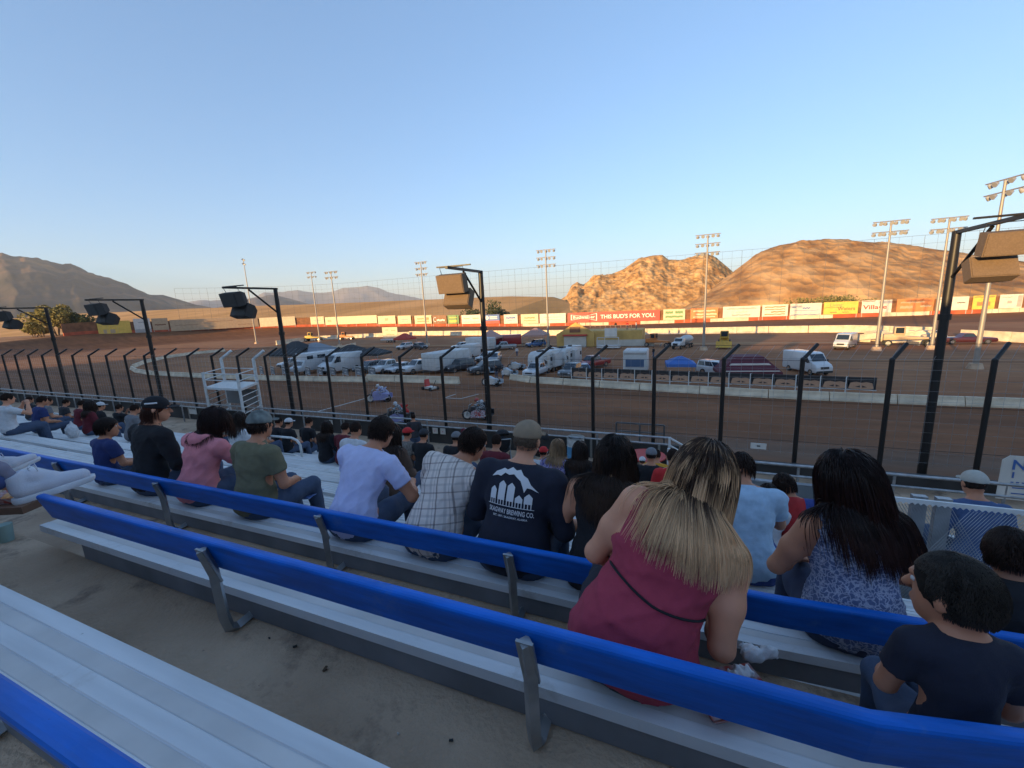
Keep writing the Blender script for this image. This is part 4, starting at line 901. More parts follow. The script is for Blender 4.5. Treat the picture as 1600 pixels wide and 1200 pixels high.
for main, (pa, pb), n, lab, grp in ((True, ((890, 600), (1376, 626)), 15, 'white posted banner frame with a peach printed panel along the right infield edge', 'banner frames with peach panels'), (False, ((388, 592), (582, 595)), 9, 'slate coloured banner frame leaning along the left infield edge', 'slate banner frames')):
    b0 = banner(main); tr = tree_of(b0); a, b = G(*pa)+Vector((0, 1.2, 0)), G(*pb)+Vector((0, 1.2, 0)); n = max(n, int((b-a).length/1.8))
    for i in range(n):
        o = b0 if i == 0 else dup(b0, tree=tr); p = a.lerp(b, (i+.5)/n); o.location = (p.x, p.y, 0); o.scale = (1, 1, .8); o.rotation_euler.z = math.atan2((b-a).y, (b-a).x)+(0 if main else -.5); tag(o, lab, 'banner', grp)
# sign trailer in the sunlight
e = empty('sign_trailer', G(611, 535), 0, 'cream sign board standing on a low white trailer in the far infield', 'sign')
mb = MB(); mb.box((0, 0, 2.5), (4.6, .15, 2.6)); mb.build('board', CRM, e); mb = MB(); mb.box((.1, 0, .75), (5.2, 1.6, .3)); mb.build('deck', CT, e); wheels(e, (-.5, .5), .75, .33); bars([(-.7,-.2,.75,.09),(.2,.8,.7,.1),(-.5,.6,.3,.1)], TAN)(e, 4.2, 1.3, 2.4)
for c in kids(e):
    if c.name.startswith('print'): c.location = (0, -.06, 0)
# water truck
def wtruck():
    e = empty('water_truck', G(1066, 544), S_-.45, 'white tank truck in the far infield right of the orange machine', 'truck'); mb = MB()
    mb.prism([(.6,.8),(.6,2.5),(1.7,2.5),(2.1,1.75),(3.4,1.55),(3.5,.8)], -1.0, 1.0); bevelled(mb.build('cab', CW, e), .08)
    mb = MB(); mb.ell((-2, 0, 2.0), (2.7, 1.1, .95), 16, 10); mb.build('tank', CT, e); mb = MB(); mb.box((-.5, 0, .8), (7.2, .9, .3)); mb.build('chassis', TRIM, e)
    mb = MB(); mb.box((1.95, 0, 2.12), (.03, 1.7, .7), ry=-.49); mb.build('windshield', glass, e); mb = MB(); mb.box((3.5, 0, 1.2), (.06, 1.1, .5)); mb.build('grille', TRIM, e); wheels(e, (-3, -1.9, 2.5), 1.0, .48); e.scale = (.66, .66, .66)
wtruck()
def loader():
    e = empty('wheel_loader', G(1131, 543), S_-.1, 'yellow wheel loader right of the middle mast', 'loader'); mb = MB(); mb.prism([(-3,.9),(-3,1.9),(-.6,2.0),(-.6,.9)], -.85, .85); mb.prism([(-.6,.9),(-.6,1.6),(1.9,1.3),(1.9,.8)], -.6, .6); bevelled(mb.build('body', CY, e), .06)
    mb = MB(); mb.box((-.4, 0, 2.65), (1.5, 1.5, 1.4)); cab = bevelled(mb.build('cab', CY, e), .05); mb = MB(); mb.box((.37, 0, 2.75), (.02, 1.2, .95)); mb.box((-.4, .765, 2.75), (1.1, .02, .9)); mb.box((-.4, -.765, 2.75), (1.1, .02, .9)); mb.build('window', glass, cab)
    mb = MB(); mb.prism([(2.2,.3),(3.3,.35),(2.7,.7),(2.5,1.5),(2.2,1.4)], -1.4, 1.4); mb.build('bucket', CY, e); mb = MB(); mb.cyl((.6,.5,1.4), (2.4,.5,.9), .12, n=6); mb.cyl((.6,-.5,1.4), (2.4,-.5,.9), .12, n=6); mb.build('lift_arm', CY, e); wheels(e, (-2, 1.1), 1.1, .75); e.scale = (.74, .74, .74)
    return e
loader()
def machine(px, py, hd, m, label, s=.75):
    e = empty('grader', G(px, py), hd, label, 'machine'); mb = MB(); mb.prism([(-2.4,.9),(-2.4,1.8),(-.8,1.9),(.2,1.5),(2.8,1.35),(2.8,1.1),(0,1.0)], -.5, .5); bevelled(mb.build('body', m, e), .05)
    mb = MB(); mb.box((-.7, 0, 2.3), (1.2, 1.2, 1.2)); cab = bevelled(mb.build('cab', m, e), .05); mb = MB(); mb.box((-.08, 0, 2.35), (.02, .95, .8)); mb.box((-.7,.61,2.35),(.9,.02,.8)); mb.box((-.7,-.61,2.35),(.9,.02,.8)); mb.build('window', glass, cab)
    mb = MB(); mb.box((1.0, 0, .5), (.12, 2.6, .5), rz=.3); mb.build('blade', steel, e); wheels(e, (-1.9, 2.5), .9, .5); e.scale = (s, s, s)
machine(489, 533, .3, CY, 'small yellow machine on the sunlit far barrier line', .9); machine(541, 531, .2, COr, 'orange machine between the two left masts and the sign trailer', .8); machine(1026, 542, -.4, COr, 'orange machine left of the white tank truck')
machine(1412, 541, -.2, TAN, 'rusty yellow machine beside the scrap pile below the right masts', .9)
# scrap pile of pale barriers under the right masts
e = empty('barrier_heap', (0,0,0), 0, 'jumbled heap of pale concrete blocks below the right masts', 'concrete blocks')
for i in range(22):
    p = G(1345+i*5.2+random.uniform(-3, 3), 531+random.uniform(-2, 6)); mb = MB(); mb.box((0,0,0), (2.2, .5, .8)); o = mb.build('block', barrierm, e); o.location = (p.x, p.y, .4+.5*(i % 2)); o.rotation_euler = (random.uniform(-.2,.2), random.uniform(-.3,.3), random.uniform(-.6,.6))
# old red car
def redcar():
    p = GY(1508, 532, 78); e = empty('convertible', G(1508, 537), .05, 'long low dark red car with a white wheel in the far right infield', 'car'); mb = MB(); mb.prism([(-3.4,.5),(-3.5,1.1),(-1.2,1.15),(1.2,1.15),(3.3,1.0),(3.5,.55),(3.2,.35),(-3.2,.35)], -.98, .98); bevelled(mb.build('body', CM, e), .1)
    mb = MB(); mb.add([(-1.0,-.85,1.12),(1.0,-.85,1.12),(1.0,.85,1.12),(-1.0,.85,1.12),(-.5,-.65,1.75),(.5,-.65,1.75),(.5,.65,1.75),(-.5,.65,1.75)], [(4,5,6,7),(0,1,5,4),(1,2,6,5),(2,3,7,6),(3,0,4,7)]); mb.build('cab', CM, e); mb = MB(); mb.add([(-.85,-.83,1.2),(.85,-.83,1.2),(.45,-.68,1.66),(-.45,-.68,1.66)], [(0,1,2,3)]); mb.build('window', glass, e); wheels(e, (-2.1, 2.2), .98, .42); e.scale = (.82, .8, .8)
redcar()
# infield building
e = empty('scoring_building', (0,0,0), 0, 'low yellow infield building with a gabled front, red awning and railed roof', 'building')
a, b = G(876, 542), G(1004, 540); c = (a+b)/2; yb = a.y; e.location = (c.x, yb, 0); L = b.x-a.x
YW = mat('yellow_wall', (.52,.33,.10), .8, var=.15, scale=.7); WW = mat('white_wall', (.48,.46,.41), .8, var=.1, scale=1)
mb = MB(); mb.box((0, 3, 1.35), (L, 6, 2.7)); mb.build('wall', YW, e)
g0 = -L/2; gw = 4.9; mb = MB(); mb.prism([(g0-.6,0),(g0+gw+1.2,0),(g0+gw+1.2,2.4),(g0+gw+.3,3.0),(g0+gw*.5+.4,4.3),(g0-.1,2.5),(g0-.6,2.3)], -.35, -.05); mb.build('gable_front', YW, e)
mb = MB(); mb.box((g0+gw*.5+.3, -.38, 3.05), (1.9, .05, 1.0)); mb.build('gable_window', BRN, e); mb = MB(); mb.box((g0+gw*.55+.1, -.75, 2.1), (4.2, .8, .22)); mb.build('awning', REDP, e)
mb = MB(); mb.box((g0+gw*.55+.1, -.55, .95), (3.9, .35, 1.9)); mb.build('counter', WW, e); mb = MB(); mb.box((.6*L/2, -.02, .6), (L*.68, .06, 1.15)); mb.build('lower_wall', WW, e)
mb = MB()
for i in range(9): mb.cyl((-L*.12+i*L*.062, .2, 2.7), (-L*.12+i*L*.062, .2, 3.6), .03, n=5)
mb.cyl((-L*.12, .2, 3.6), (L*.38, .2, 3.6), .03, n=5); mb.cyl((-L*.12, .2, 3.2), (L*.38, .2, 3.2), .02, n=5); mb.build('roof_railing', TAN, e)
p = G(951, 545); e = empty('stage_trailer', p, 0, 'white framed low stage with a white sign panel in front of the yellow building', 'stage'); mb = MB(); mb.box((0, 0, .4), (3.6, 1.8, .35)); mb.build('deck', CT, e); mb = MB()
for x in (-1.7, -.5, 1.7): mb.cyl((x, -.85, .5), (x, -.85, 1.9), .06, n=6)
mb.cyl((-1.7,-.85,1.9), (1.7,-.85,1.9), .06, n=6); mb.build('rail', CT, e); mb = MB(); mb.box((.2, .9, 2.6), (2.0, .08, 1.4)); mb.build('panel', WHT, e)
# ------------------------------------------------------------------ trees and bushes
leafA = mat('leaf_olive', (.21,.18,.05), .8, var=.5, scale=1.5); leafB = mat('leaf_green', (.055,.075,.025), .8, var=.5, scale=1.5); bark = mat('bark', (.12,.08,.05), .9)
def bush(p, w_, h, n, m, label, cat='bush', seed=0, trunk=True, leaf=.35, name='bush'):
    r_ = random.Random(seed); e = empty(name, p, 0, label, cat); cl = []
    for i in range(9): a = r_.uniform(0, 6.28); q = r_.uniform(0, .75); cl.append((math.cos(a)*w_*.5*q, math.sin(a)*w_*.4*q, h*r_.uniform(.4, .82), r_.uniform(.18, .34)))
    mb = MB()
    for i in range(n):
        c = r_.choice(cl); u = Vector((r_.gauss(0, 1), r_.gauss(0, 1), r_.gauss(0, 1))).normalized()*r_.uniform(.5, 1.05)**.5
        q = Vector((c[0]+u.x*c[3]*w_*.75, c[1]+u.y*c[3]*w_*.7, c[2]+u.z*c[3]*h*.8)); q.z = max(q.z, .05)
        a1 = Vector((r_.gauss(0,1), r_.gauss(0,1), r_.gauss(0,1))).normalized(); a2 = a1.orthogonal().normalized(); s = leaf*r_.uniform(.5, 1.2)
        mb.add([q-a1*s*.5, q+a2*s*.28, q+a1*s*.5, q-a2*s*.28], [(0,1,2,3)])
    mb.build('crown', m, e)
    if trunk:
        mb = MB()
        for i in range(5): c = cl[i]; mb.tube([(c[0]*.1, c[1]*.1, -.3), (c[0]*.5, c[1]*.5, c[2]*.5), (c[0], c[1], c[2])], .1, n=5, rs=[.16, .1, .04])
        mb.build('trunk', bark, e)
    return e
def wallp(px, d): # a point d metres beyond the wall along the sight line at px
    w0, _ = at_wall(px); r = ray(px, 500); v = Vector((r[0], r[1], 0)).normalized(); return w0+v*d
for i, (px, d, w_, h, m) in enumerate(((62, 10, 11, 8.5, leafA), (84, 8, 12, 11, leafA), (104, 12, 10, 9.0, leafB), (47, 16, 8, 5, leafA))):
    bush(wallp(px, d), w_, h, 2300, m, ['rounded olive bush at the left of the far left thicket', 'tallest olive tree of the far left thicket, behind the first speaker pole', 'darker green tree at the right of the far left thicket', 'low olive shrub at the left foot of the thicket'][i], 'tree' if h > 7 else 'bush', i+5, leaf=.8, name='tree' if h > 7 else 'bush')
for i, (px, d, w_, h) in enumerate(((735, 45, 13, 8.5), (768, 50, 11, 11.0), (784, 60, 8, 8), (125, 60, 12, 9), (139, 60, 8, 8))):
    bush(wallp(px, d)-Vector((0,0,1)), w_, h, 900, leafB, ['dark green bush above the white billboard pair', 'taller dark green bush behind the middle speaker pole', 'small dark bush right of the middle speaker pole', 'wide bush at the foot of the left mountain', 'round bush at the foot of the left mountain, right of the wide one'][i], 'bush', i+31, leaf=.9)
for i, (px, w_, h) in enumerate(((1262, 12, 5.5), (1284, 14, 6.2), (1308, 12, 6.5), (1335, 14, 5.5))):
    bush(wallp(px, 14), w_, h, 800, leafA, 'yellow green bush at the foot of the round hill, %s' % ['first from the left', 'second from the left', 'third from the left', 'rightmost'][i], 'bush', i+51, leaf=.7)
SPR.scale = (.98, .98, .98)
# ------------------------------------------------------------------ bodies from smooth distance fields
def smin(a, b, k):
    h = np.clip(.5+.5*(b-a)/k, 0, 1); return b*(1-h)+a*h-k*h*(1-h)
def rotm(pitch=0., side=0., yaw=0.):
    return np.array(Matrix.Rotation(yaw, 3, 'Z') @ Matrix.Rotation(side, 3, 'Y') @ Matrix.Rotation(-pitch, 3, 'X'))
class SD:
    def __init__(s, k=.04): s.p = []; s.k = k; s.cut = []; s.disp = None; s.off = 0.
    def cone(s, a, b, ra, rb=None, k=None): s.p.append(('c', np.array(a, float), np.array(b, float), ra, ra if rb is None else rb, k)); return s
    def chain(s, pts, rs, k=None):
        for i in range(len(pts)-1): s.cone(pts[i], pts[i+1], rs[i], rs[i+1], k)
        return s
    def ell(s, c, r, R=None, k=None): s.p.append(('e', np.array(c, float), np.array(r, float), R, None, k)); return s
    def _d(s, q, P):
        if q[0] == 'c':
            _, a, b, ra, rb, _k = q; ab = b-a; L2 = ab@ab+1e-12; t = np.clip(((P-a)@ab)/L2, 0, 1); return np.linalg.norm(P-a-t[..., None]*ab, axis=-1)-(ra+(rb-ra)*t)
        _, c, r, R, _x, _k = q; Q = P-c
        if R is not None: Q = Q@R
        k0 = np.linalg.norm(Q/r, axis=-1); k1 = np.linalg.norm(Q/(r*r), axis=-1)+1e-9; return k0*(k0-1)/k1
    def bb(s, q):
        if q[0] == 'c': r = max(q[3], q[4]); return np.minimum(q[1], q[2])-r, np.maximum(q[1], q[2])+r
        r = q[2] if q[3] is None else np.full(3, q[2].max()); return q[1]-r, q[1]+r
    def ev(s, P):
        d = np.full(P.shape[:-1], 9.)
        for q in s.p: d = smin(d, s._d(q, P), q[5] or s.k)
        return d-s.off
    def mesh(s, h):
        lo = np.min([s.bb(q)[0] for q in s.p], 0)-.05-s.off; hi = np.max([s.bb(q)[1] for q in s.p], 0)+.05+s.off
        n = np.ceil((hi-lo)/h).astype(int)+1; ax = [lo[i]+h*np.arange(n[i]) for i in range(3)]
        D_ = np.full(n, .25)
        for q in s.p:
            a, b = s.bb(q); k = q[5] or s.k; m_ = k+s.off+.03; i0 = np.clip(((a-m_-lo)/h).astype(int), 0, n-1); i1 = np.clip(((b+m_-lo)/h).astype(int)+2, 1, n)
            g = np.stack(np.meshgrid(*[ax[i][i0[i]:i1[i]] for i in range(3)], indexing='ij'), -1)
            sl = tuple(slice(i0[i], i1[i]) for i in range(3)); D_[sl] = smin(D_[sl], s._d(q, g), k)
        D_ -= s.off
        if s.disp or s.cut:
            g = np.stack(np.meshgrid(*ax, indexing='ij'), -1)
            if s.disp:
                near = np.abs(D_) < .05; D_[near] += s.disp(g[near])
            for f in s.cut:
                near = D_ < .03; D_[near] = np.maximum(D_[near], f(g[near]))
        D_[0] = D_[-1] = .2; D_[:, 0] = D_[:, -1] = .2; D_[:, :, 0] = D_[:, :, -1] = .2
        return nets(D_, lo, h)
def nets(D_, lo, h):
    ins = D_ < 0; c = np.zeros(np.array(D_.shape)-1, int); acc = np.zeros(c.shape+(3,)); cnt = np.zeros(c.shape)
    s8 = [(a, b, c_) for a in (0, 1) for b in (0, 1) for c_ in (0, 1)]
    def S(A, o): return A[o[0]:A.shape[0]-1+o[0] or None, o[1]:A.shape[1]-1+o[1] or None, o[2]:A.shape[2]-1+o[2] or None][:c.shape[0], :c.shape[1], :c.shape[2]]
    for a in s8: c += S(ins, a)
    act = (c > 0) & (c < 8); idx = -np.ones(c.shape, int); ids = np.argwhere(act); idx[act] = np.arange(len(ids))
    pos = np.zeros((len(ids), 3)); w_ = np.zeros(len(ids)); i, j, k = ids.T
    for a in s8:
        for ax in range(3):
            if a[ax]: continue
            b = list(a); b[ax] = 1
            da = D_[i+a[0], j+a[1], k+a[2]]; db = D_[i+b[0], j+b[1], k+b[2]]; cr = (da < 0) != (db < 0); t = np.where(cr, da/(da-db+1e-12), 0)
            p = np.array(a, float)+np.zeros((len(ids), 3)); p[:, ax] += t; pos[cr] += p[cr]; w_[cr] += 1
    V = (ids+pos/w_[:, None])*h+lo; F_ = []
    for ax in range(3):
        o = [0, 0, 0]; o[ax] = 1; sh = D_.shape
        A = ins[:sh[0]-o[0], :sh[1]-o[1], :sh[2]-o[2]]; B = ins[o[0]:, o[1]:, o[2]:]; e = np.argwhere(A != B); u, v = [q for q in range(3) if q != ax]
        e = e[(e[:, u] > 0) & (e[:, v] > 0)]; e = e[(e[:, 0] < c.shape[0]) & (e[:, 1] < c.shape[1]) & (e[:, 2] < c.shape[2])]
        du = np.zeros(3, int); du[u] = 1; dv = np.zeros(3, int); dv[v] = 1
        q = np.stack([idx[tuple((e-d).T)] for d in (du+dv, dv, 0*du, du)], 1); fl = A[tuple(e.T)] ^ (ax == 1); q[~fl] = q[~fl][:, ::-1]; F_.append(q)
    F_ = np.concatenate(F_); F_ = F_[(F_ >= 0).all(1)]; return V, F_
def mesh_obj(name, V, F_, m, parent, T=None):
    me = bpy.data.meshes.new(name); V = np.ascontiguousarray(V, np.float32); F_ = np.ascontiguousarray(F_, np.int32); nf = len(F_)
    me.vertices.add(len(V)); me.vertices.foreach_set('co', V.ravel()); me.loops.add(nf*4); me.loops.foreach_set('vertex_index', F_.ravel()); me.polygons.add(nf); me.polygons.foreach_set('loop_start', np.arange(0, nf*4, 4, dtype=np.int32))
    me.polygons.foreach_set('use_smooth', np.ones(nf, bool)); me.materials.append(m); me.update(calc_edges=True)
    o = bpy.data.objects.new(name, me); C.objects.link(o); o.parent = parent; return o
def folds(seed, amp, axis_bias=(1, 1, 1), f0=18.):
    r_ = np.random.default_rng(seed); K = r_.normal(size=(5, 3))*f0*np.array(axis_bias); ph = r_.uniform(0, 6.28, 5); W_ = r_.normal(size=(3, 3))*9
    def f(P):
        wv = np.sin(P@W_.T+ph[:3])*.5; out = 0
        for i in range(5): out = out+(1-np.abs(np.sin(P@K[i]+ph[i]+wv.sum(-1)*1.3)))**2
        return -amp*(out/5-.4)*2
    return f
def hairmat(name, rough=.42):
    if name in MATS: return MATS[name]
    m = bpy.data.materials.new(name); m.use_nodes = True; N = m.node_tree.nodes; L = m.node_tree.links; b = N['Principled BSDF']; a = N.new('ShaderNodeAttribute'); a.attribute_name = 'hair'; L.new(a.outputs[0], b.inputs[0]); b.inputs['Roughness'].default_value = rough; b.inputs['Specular IOR Level'].default_value = .25
    MATS[name] = m; return m
SKIN = {'light': mat('skin_light', (.60,.27,.155), .55, var=.06, scale=14), 'tan': mat('skin_tan', (.46,.195,.105), .55, var=.06, scale=14), 'brown': mat('skin_brown', (.28,.12,.065), .55, var=.06, scale=14)}
def cloth(name, c, **k): return mat('cloth_'+name, c, .9, var=k.pop('var', .1), scale=k.pop('scale', 20), bump=.12, bscale=220, **k)
def strands(head, Rh, hs, body, n, length, cols, seed, rad_=.0016, lift=.012, steps=None, part=0., frizz=.25, flow=None, hair_top=None, gscale=1., tmin=.15, curl=0., capped=False, clump=26, grav=.42, out=.35):
    r_ = np.random.default_rng(seed); d = r_.normal(size=(n*4, 3)); d /= np.linalg.norm(d, axis=1)[:, None]
    ok = (d[:, 2] > np.where(d[:, 1] > .35, .48, np.where(d[:, 1] > -.05, -.05, -.5)))
    if capped: ok &= d[:, 2] < .02
    d = d[ok][:n]; n = len(d)
    rr = np.array([.078, .100, .112])*hs; loc = d*rr+np.array([0, -.008, .012])*hs; p = head+loc@Rh.T; nrm = (d/rr); nrm /= np.linalg.norm(nrm, axis=1)[:, None]
    t = d-np.array([part, .15, .95])  # away from the crown
    t -= nrm*(t*nrm).sum(1)[:, None]; t /= np.linalg.norm(t, axis=1)[:, None]+1e-6
    nw = nrm@Rh.T; dr = (t*.9)@Rh.T+nw*out+r_.normal(size=(n, 3))*frizz*.2; dr /= np.linalg.norm(dr, axis=1)[:, None]
    steps = steps or max(5, int(length/.022)); ds = length/steps; path = [p.copy()]; cdir = r_.normal(size=(max(3, n//clump), 3)); cdir /= np.linalg.norm(cdir, axis=1)[:, None]; cid = (d@cdir.T).argmax(1); jit = r_.normal(size=(len(cdir), 3))[cid]*frizz*.22+r_.normal(size=(n, 3))*frizz*.05; off = lift+r_.uniform(0, max(.016, lift), n)*min(1, length*5)
    phs = r_.uniform(0, 6.28, n)
    for k in range(steps):
        g = np.array([0, 0, -1.])*gscale
        dr = dr*(1-grav)+g*grav+jit*.35+(flow(p) if flow else 0)+(curl*np.stack([np.cos(phs+k*1.1), np.sin(phs+k*1.1), 0*phs], 1) if curl else 0); dr /= np.linalg.norm(dr, axis=1)[:, None]; q = p+dr*ds
        for it in range(2):
            e = 1e-3; s0 = body.ev(q); G_ = np.stack([body.ev(q+np.array(v)*e)-s0 for v in ((1,0,0),(0,1,0),(0,0,1))], 1); G_ /= np.linalg.norm(G_, axis=1)[:, None]+1e-9
            push = np.clip(off*max(.22, 1-1.5*k/steps)-s0, 0, None); q = q+G_*push[:, None]
        dr = q-p; dr /= np.linalg.norm(dr, axis=1)[:, None]+1e-9; p = p+dr*ds; path.append(p.copy())
    path = np.stack(path, 1); K = path.shape[1]; keep = (r_.uniform(tmin if length > .15 else .6, 1, n)**.35); lenk = keep
    # resample each strand to its own length
    tt = np.linspace(0, 1, K)[None, :]*lenk[:, None]*(K-1); i0 = np.clip(tt.astype(int), 0, K-2); fr = (tt-i0)[..., None]; ii = np.arange(n)[:, None]; path = path[ii, i0]*(1-fr)+path[ii, i0+1]*fr
    tg = np.gradient(path, axis=1); tg /= np.linalg.norm(tg, axis=2)[..., None]+1e-9; up = np.array([.3, .5, .8]); sx = np.cross(tg, up); sx /= np.linalg.norm(sx, axis=2)[..., None]+1e-9; sy = np.cross(sx, tg)
    rad = rad_*(1.1-.75*np.linspace(0, 1, K)**3)[None, :, None]*r_.uniform(.7, 1.4, (n, 1, 1)); V = np.stack([path+sx*rad, path+(-.5*sx+.87*sy)*rad, path+(-.5*sx-.87*sy)*rad], 2).reshape(-1, 3)
    base = np.arange(n*K).reshape(n, K)[:, :-1]*3; F_ = np.concatenate([np.stack([base+a, base+b, base+3+b, base+3+a], -1).reshape(-1, 4) for a, b in ((0,1),(1,2),(2,0))])
    tc = (np.linspace(0, 1, K)[None, :]*lenk[:, None]*length/max(length, .01)); ca, cb, mid = np.array(cols[0]), np.array(cols[1]), (cols[2] if len(cols) > 2 else .5)
    hi = (r_.uniform(-.2, .2, len(cdir))[cid]+r_.uniform(-.07, .07, n))[:, None]; f = np.clip((tc-mid+hi)/.3+.5, 0, 1)[..., None]; cl = ca*(1-f)+cb*f; cl = cl*(r_.uniform(.78, 1.22, len(cdir))[cid]*r_.uniform(.8, 1.2, n))[:, None, None]
    return V, F_, np.repeat(cl.reshape(-1, 3), 3, 0)
def finish_hair(V, F_, col, e, name='hair', rough=.42):
    o = mesh_obj(name, V, F_, hairmat('hair_strands' if rough > .4 else 'hair_glossy', rough), e); at = o.data.color_attributes.new('hair', 'FLOAT_COLOR', 'POINT'); buf = np.ones((len(V), 4)); buf[:, :3] = np.clip(col, 0, 1); at.data.foreach_set('color', buf.ravel()); return o
def person(loc, label, group=None, yaw=0., s=1., w_=1., fat=0., lean=.15, side=0., twist=0., head=(0., 0., 0.), skin='tan', shirt=None, sleeves='short', pants=None, shoes=None, hair='short', hcol=((.02,.013,.01), (.03,.02,.015)), hlen=.05, hn=1600, cap=None, capback=False, arms=None, legs=None, stand=False, h=.011, seed=1, hood=None, frizz=.25, flow=None, part=0., neckcut=.0, longtail=.06, bust=0., hgloss=.42, helmet=None, hrad=.0018, curl=0., eyes=True, srf=None, grav=.42, hsx=None, tmin=.15, lift=.012, hip=1., foldamp=1., plen=.93):
    e = empty('person', loc, yaw, label, 'person', group); RL = rotm(lean*.55, side*.6); RC = rotm(lean, side, twist*.5); RN = rotm(lean*1.25, side*1.1, twist)
    HZ = .10 if not stand else .90
    P0 = np.array([0, 0, HZ])*s; wa = P0+RL@np.array([0, 0, .17*s]); ch = wa+RC@np.array([0, 0, .20*s]); nb = ch+RN@np.array([0, .0, .155*s]); RH = rotm(lean*.35+head[0], side*.5+head[2], twist+head[1]); hc = nb+RN@np.array([0, .012, .055*s])+RH@np.array([0, .022*s, .105*s]); hs = hsx or s**.45
    fx = w_; B = SD(.045*s)
    def torso(b, inf=0.):
        b.ell(P0+np.array([0, .0, .02*s]), (np.array([.178*fx*hip+fat*.5, .135+fat*.7, .135])*s+inf), RL, .06*s)
        b.ell(wa+RL@np.array([0, fat*.3*s, -.03*s]), (np.array([.140*fx+fat*.8, .108+fat, .15])*s+inf), RL, .07*s)
        b.ell(ch+RC@np.array([0, .0, -.02*s]), (np.array([.160*fx+fat*.5, .118+fat*.4, .185])*s+inf), RC, .06*s)
        if bust: b.ell(ch+RC@np.array([0, .085*s, -.02*s]), np.array([.13*fx, .07, .075])*s+inf, RC, .05*s)
        b.ell(nb+RN@np.array([0, -.025*s, -.075*s]), np.array([.165*fx, .075, .075])*s+inf, RN, .06*s)
    torso(B)
    B.cone(nb+RN@np.array([0, -.01, -.03])*s, hc+RH@np.array([0, -.02, -.06])*hs, .058*s*(.5+.5*fx), .052*hs, .035*s)
    for sx in (-1, 1): B.cone(nb+RN@np.array([sx*.05, -.02, -.02])*s, nb+RN@np.array([sx*.165*fx, -.02, -.062])*s, .045*s, .055*s, .04*s)
    def H(v): return hc+RH@(np.array(v)*hs)
    B.ell(H((0, -.012, .02)), np.array([.076, .098, .098])*hs, RH, .03*hs); B.ell(H((0, .035, -.05)), np.array([.056, .056, .066])*hs, RH, .03*hs); B.ell(H((0, .055, -.095)), np.array([.026, .022, .018])*hs, RH, .03*hs)
    B.cone(H((0, .088, .012)), H((0, .112, -.028)), .009*hs, .014*hs, .014*hs); B.ell(H((0, .088, -.062)), np.array([.024, .012, .010])*hs, RH, .012*hs); B.cone(H((-.03, .085, .032)), H((.03, .085, .032)), .011*hs, None, .016*hs)
    for sx in (-1, 1): B.ell(H((sx*.079, -.008, -.008)), np.array([.009, .020, .032])*hs, RH, .008*hs)
    SH = [nb+RN@np.array([sx*.178*fx, -.012, -.072])*s for sx in (-1, 1)]
    arms = arms or 'lap'
    if isinstance(arms, str):
        arms = {'lap': (((-.245*fx,.10,.27),(-.10,.34,.20)), ((.245*fx,.10,.27),(.10,.34,.20))), 'knees': (((-.24,.34,.26),(-.06,.52,.33)), ((.24,.34,.26),(.06,.52,.33))), 'down': (((-.25,.0,1.12),(-.24,.08,.87)), ((.25,.0,1.12),(.24,.08,.87))), 'up': (((-.23,.22,.45),(-.07,.34,.66)), ((.23,.22,.45),(.07,.34,.66)))}[arms]
    AR = []
    for i in (0, 1):
        A = SH[i]; el = np.array(arms[i][0])*s; ha = np.array(arms[i][1])*s
        v = el-A; L_ = np.linalg.norm(v); el = A+v/L_*.285*s; v2 = ha-el; ha = el+v2/np.linalg.norm(v2)*.25*s; AR.append((A, el, ha))
        B.chain([A, (A+el)/2, el], [(.056+fat*.12)*s*(.6+.4*fx), (.050+fat*.12)*s, .040*s], .03*s); B.chain([el, el*.6+ha*.4, ha], [.042*s, .040*s, .027*s], .02*s)
        d = (ha-el); d /= np.linalg.norm(d); sd_ = np.cross(d, [0, 0, 1.]); sd_ /= np.linalg.norm(sd_)+1e-9; dn = np.cross(sd_, d); dn = dn if dn[2] < 0 else -dn
        pm = ha+d*.045*s; B.cone(ha, pm, .026*s, .034*s, .015*s); B.cone(pm-sd_*.018*s, pm+sd_*.018*s, .020*s, None, .015*s)
        for q, (o_, ln) in enumerate(((-.030, .060), (-.011, .072), (.009, .070), (.028, .055))):
            k0 = pm+d*.035*s+sd_*o_*s; k1 = k0+(d*.8+dn*.35)*ln*.5*s; k2 = k1+(d*.35+dn*.8)*ln*.5*s; B.chain([pm+sd_*o_*.7*s, k0, k1, k2], [.011*s, .0105*s, .0095*s, .0085*s], .006*s)
        tb = ha+d*.015*s-sd_*(1 if i == 0 else -1)*-.022*s; t1 = tb+(d*.6+sd_*(1 if i == 0 else -1)*.7)*.035*s; B.chain([tb, t1, t1+(d*.9+dn*.3)*.028*s], [.013*s, .011*s, .009*s], .008*s)
    if legs is None:
        legs = (((-.15,.47,.10),(-.15,.52,-.35)), ((.15,.47,.10),(.15,.52,-.35))) if not stand else (((-.10,.03,.48),(-.10,.0,.07)), ((.10,.03,.48),(.10,.0,.07)))
    LG = []
    for i, sx in ((0, -1), (1, 1)):
        hp = P0+np.array([sx*.095*fx, .01, -.02])*s; kn = np.array(legs[i][0])*s; an = np.array(legs[i][1])*s; LG.append((hp, kn, an)); tr_ = (.092+fat*.35)*(.6+.4*fx)*s
        B.chain([hp, (hp+kn)/2, kn], [tr_, tr_*.86, .058*s], .03*s); B.chain([kn, kn*.6+an*.4, an], [.056*s, .055*s, .037*s], .02*s)
    body = mesh_obj('body', *B.mesh(h), SKIN[skin], e)
    # ---- clothes
    shirt = shirt or cloth('plain', (.3,.3,.3)); T = SD(.05*s); torso(T, .0)
    for sx in (-1, 1): T.cone(nb+RN@np.array([sx*.04, -.025, -.03])*s, nb+RN@np.array([sx*.165*fx, -.02, -.066])*s, .043*s, .054*s, .04*s)
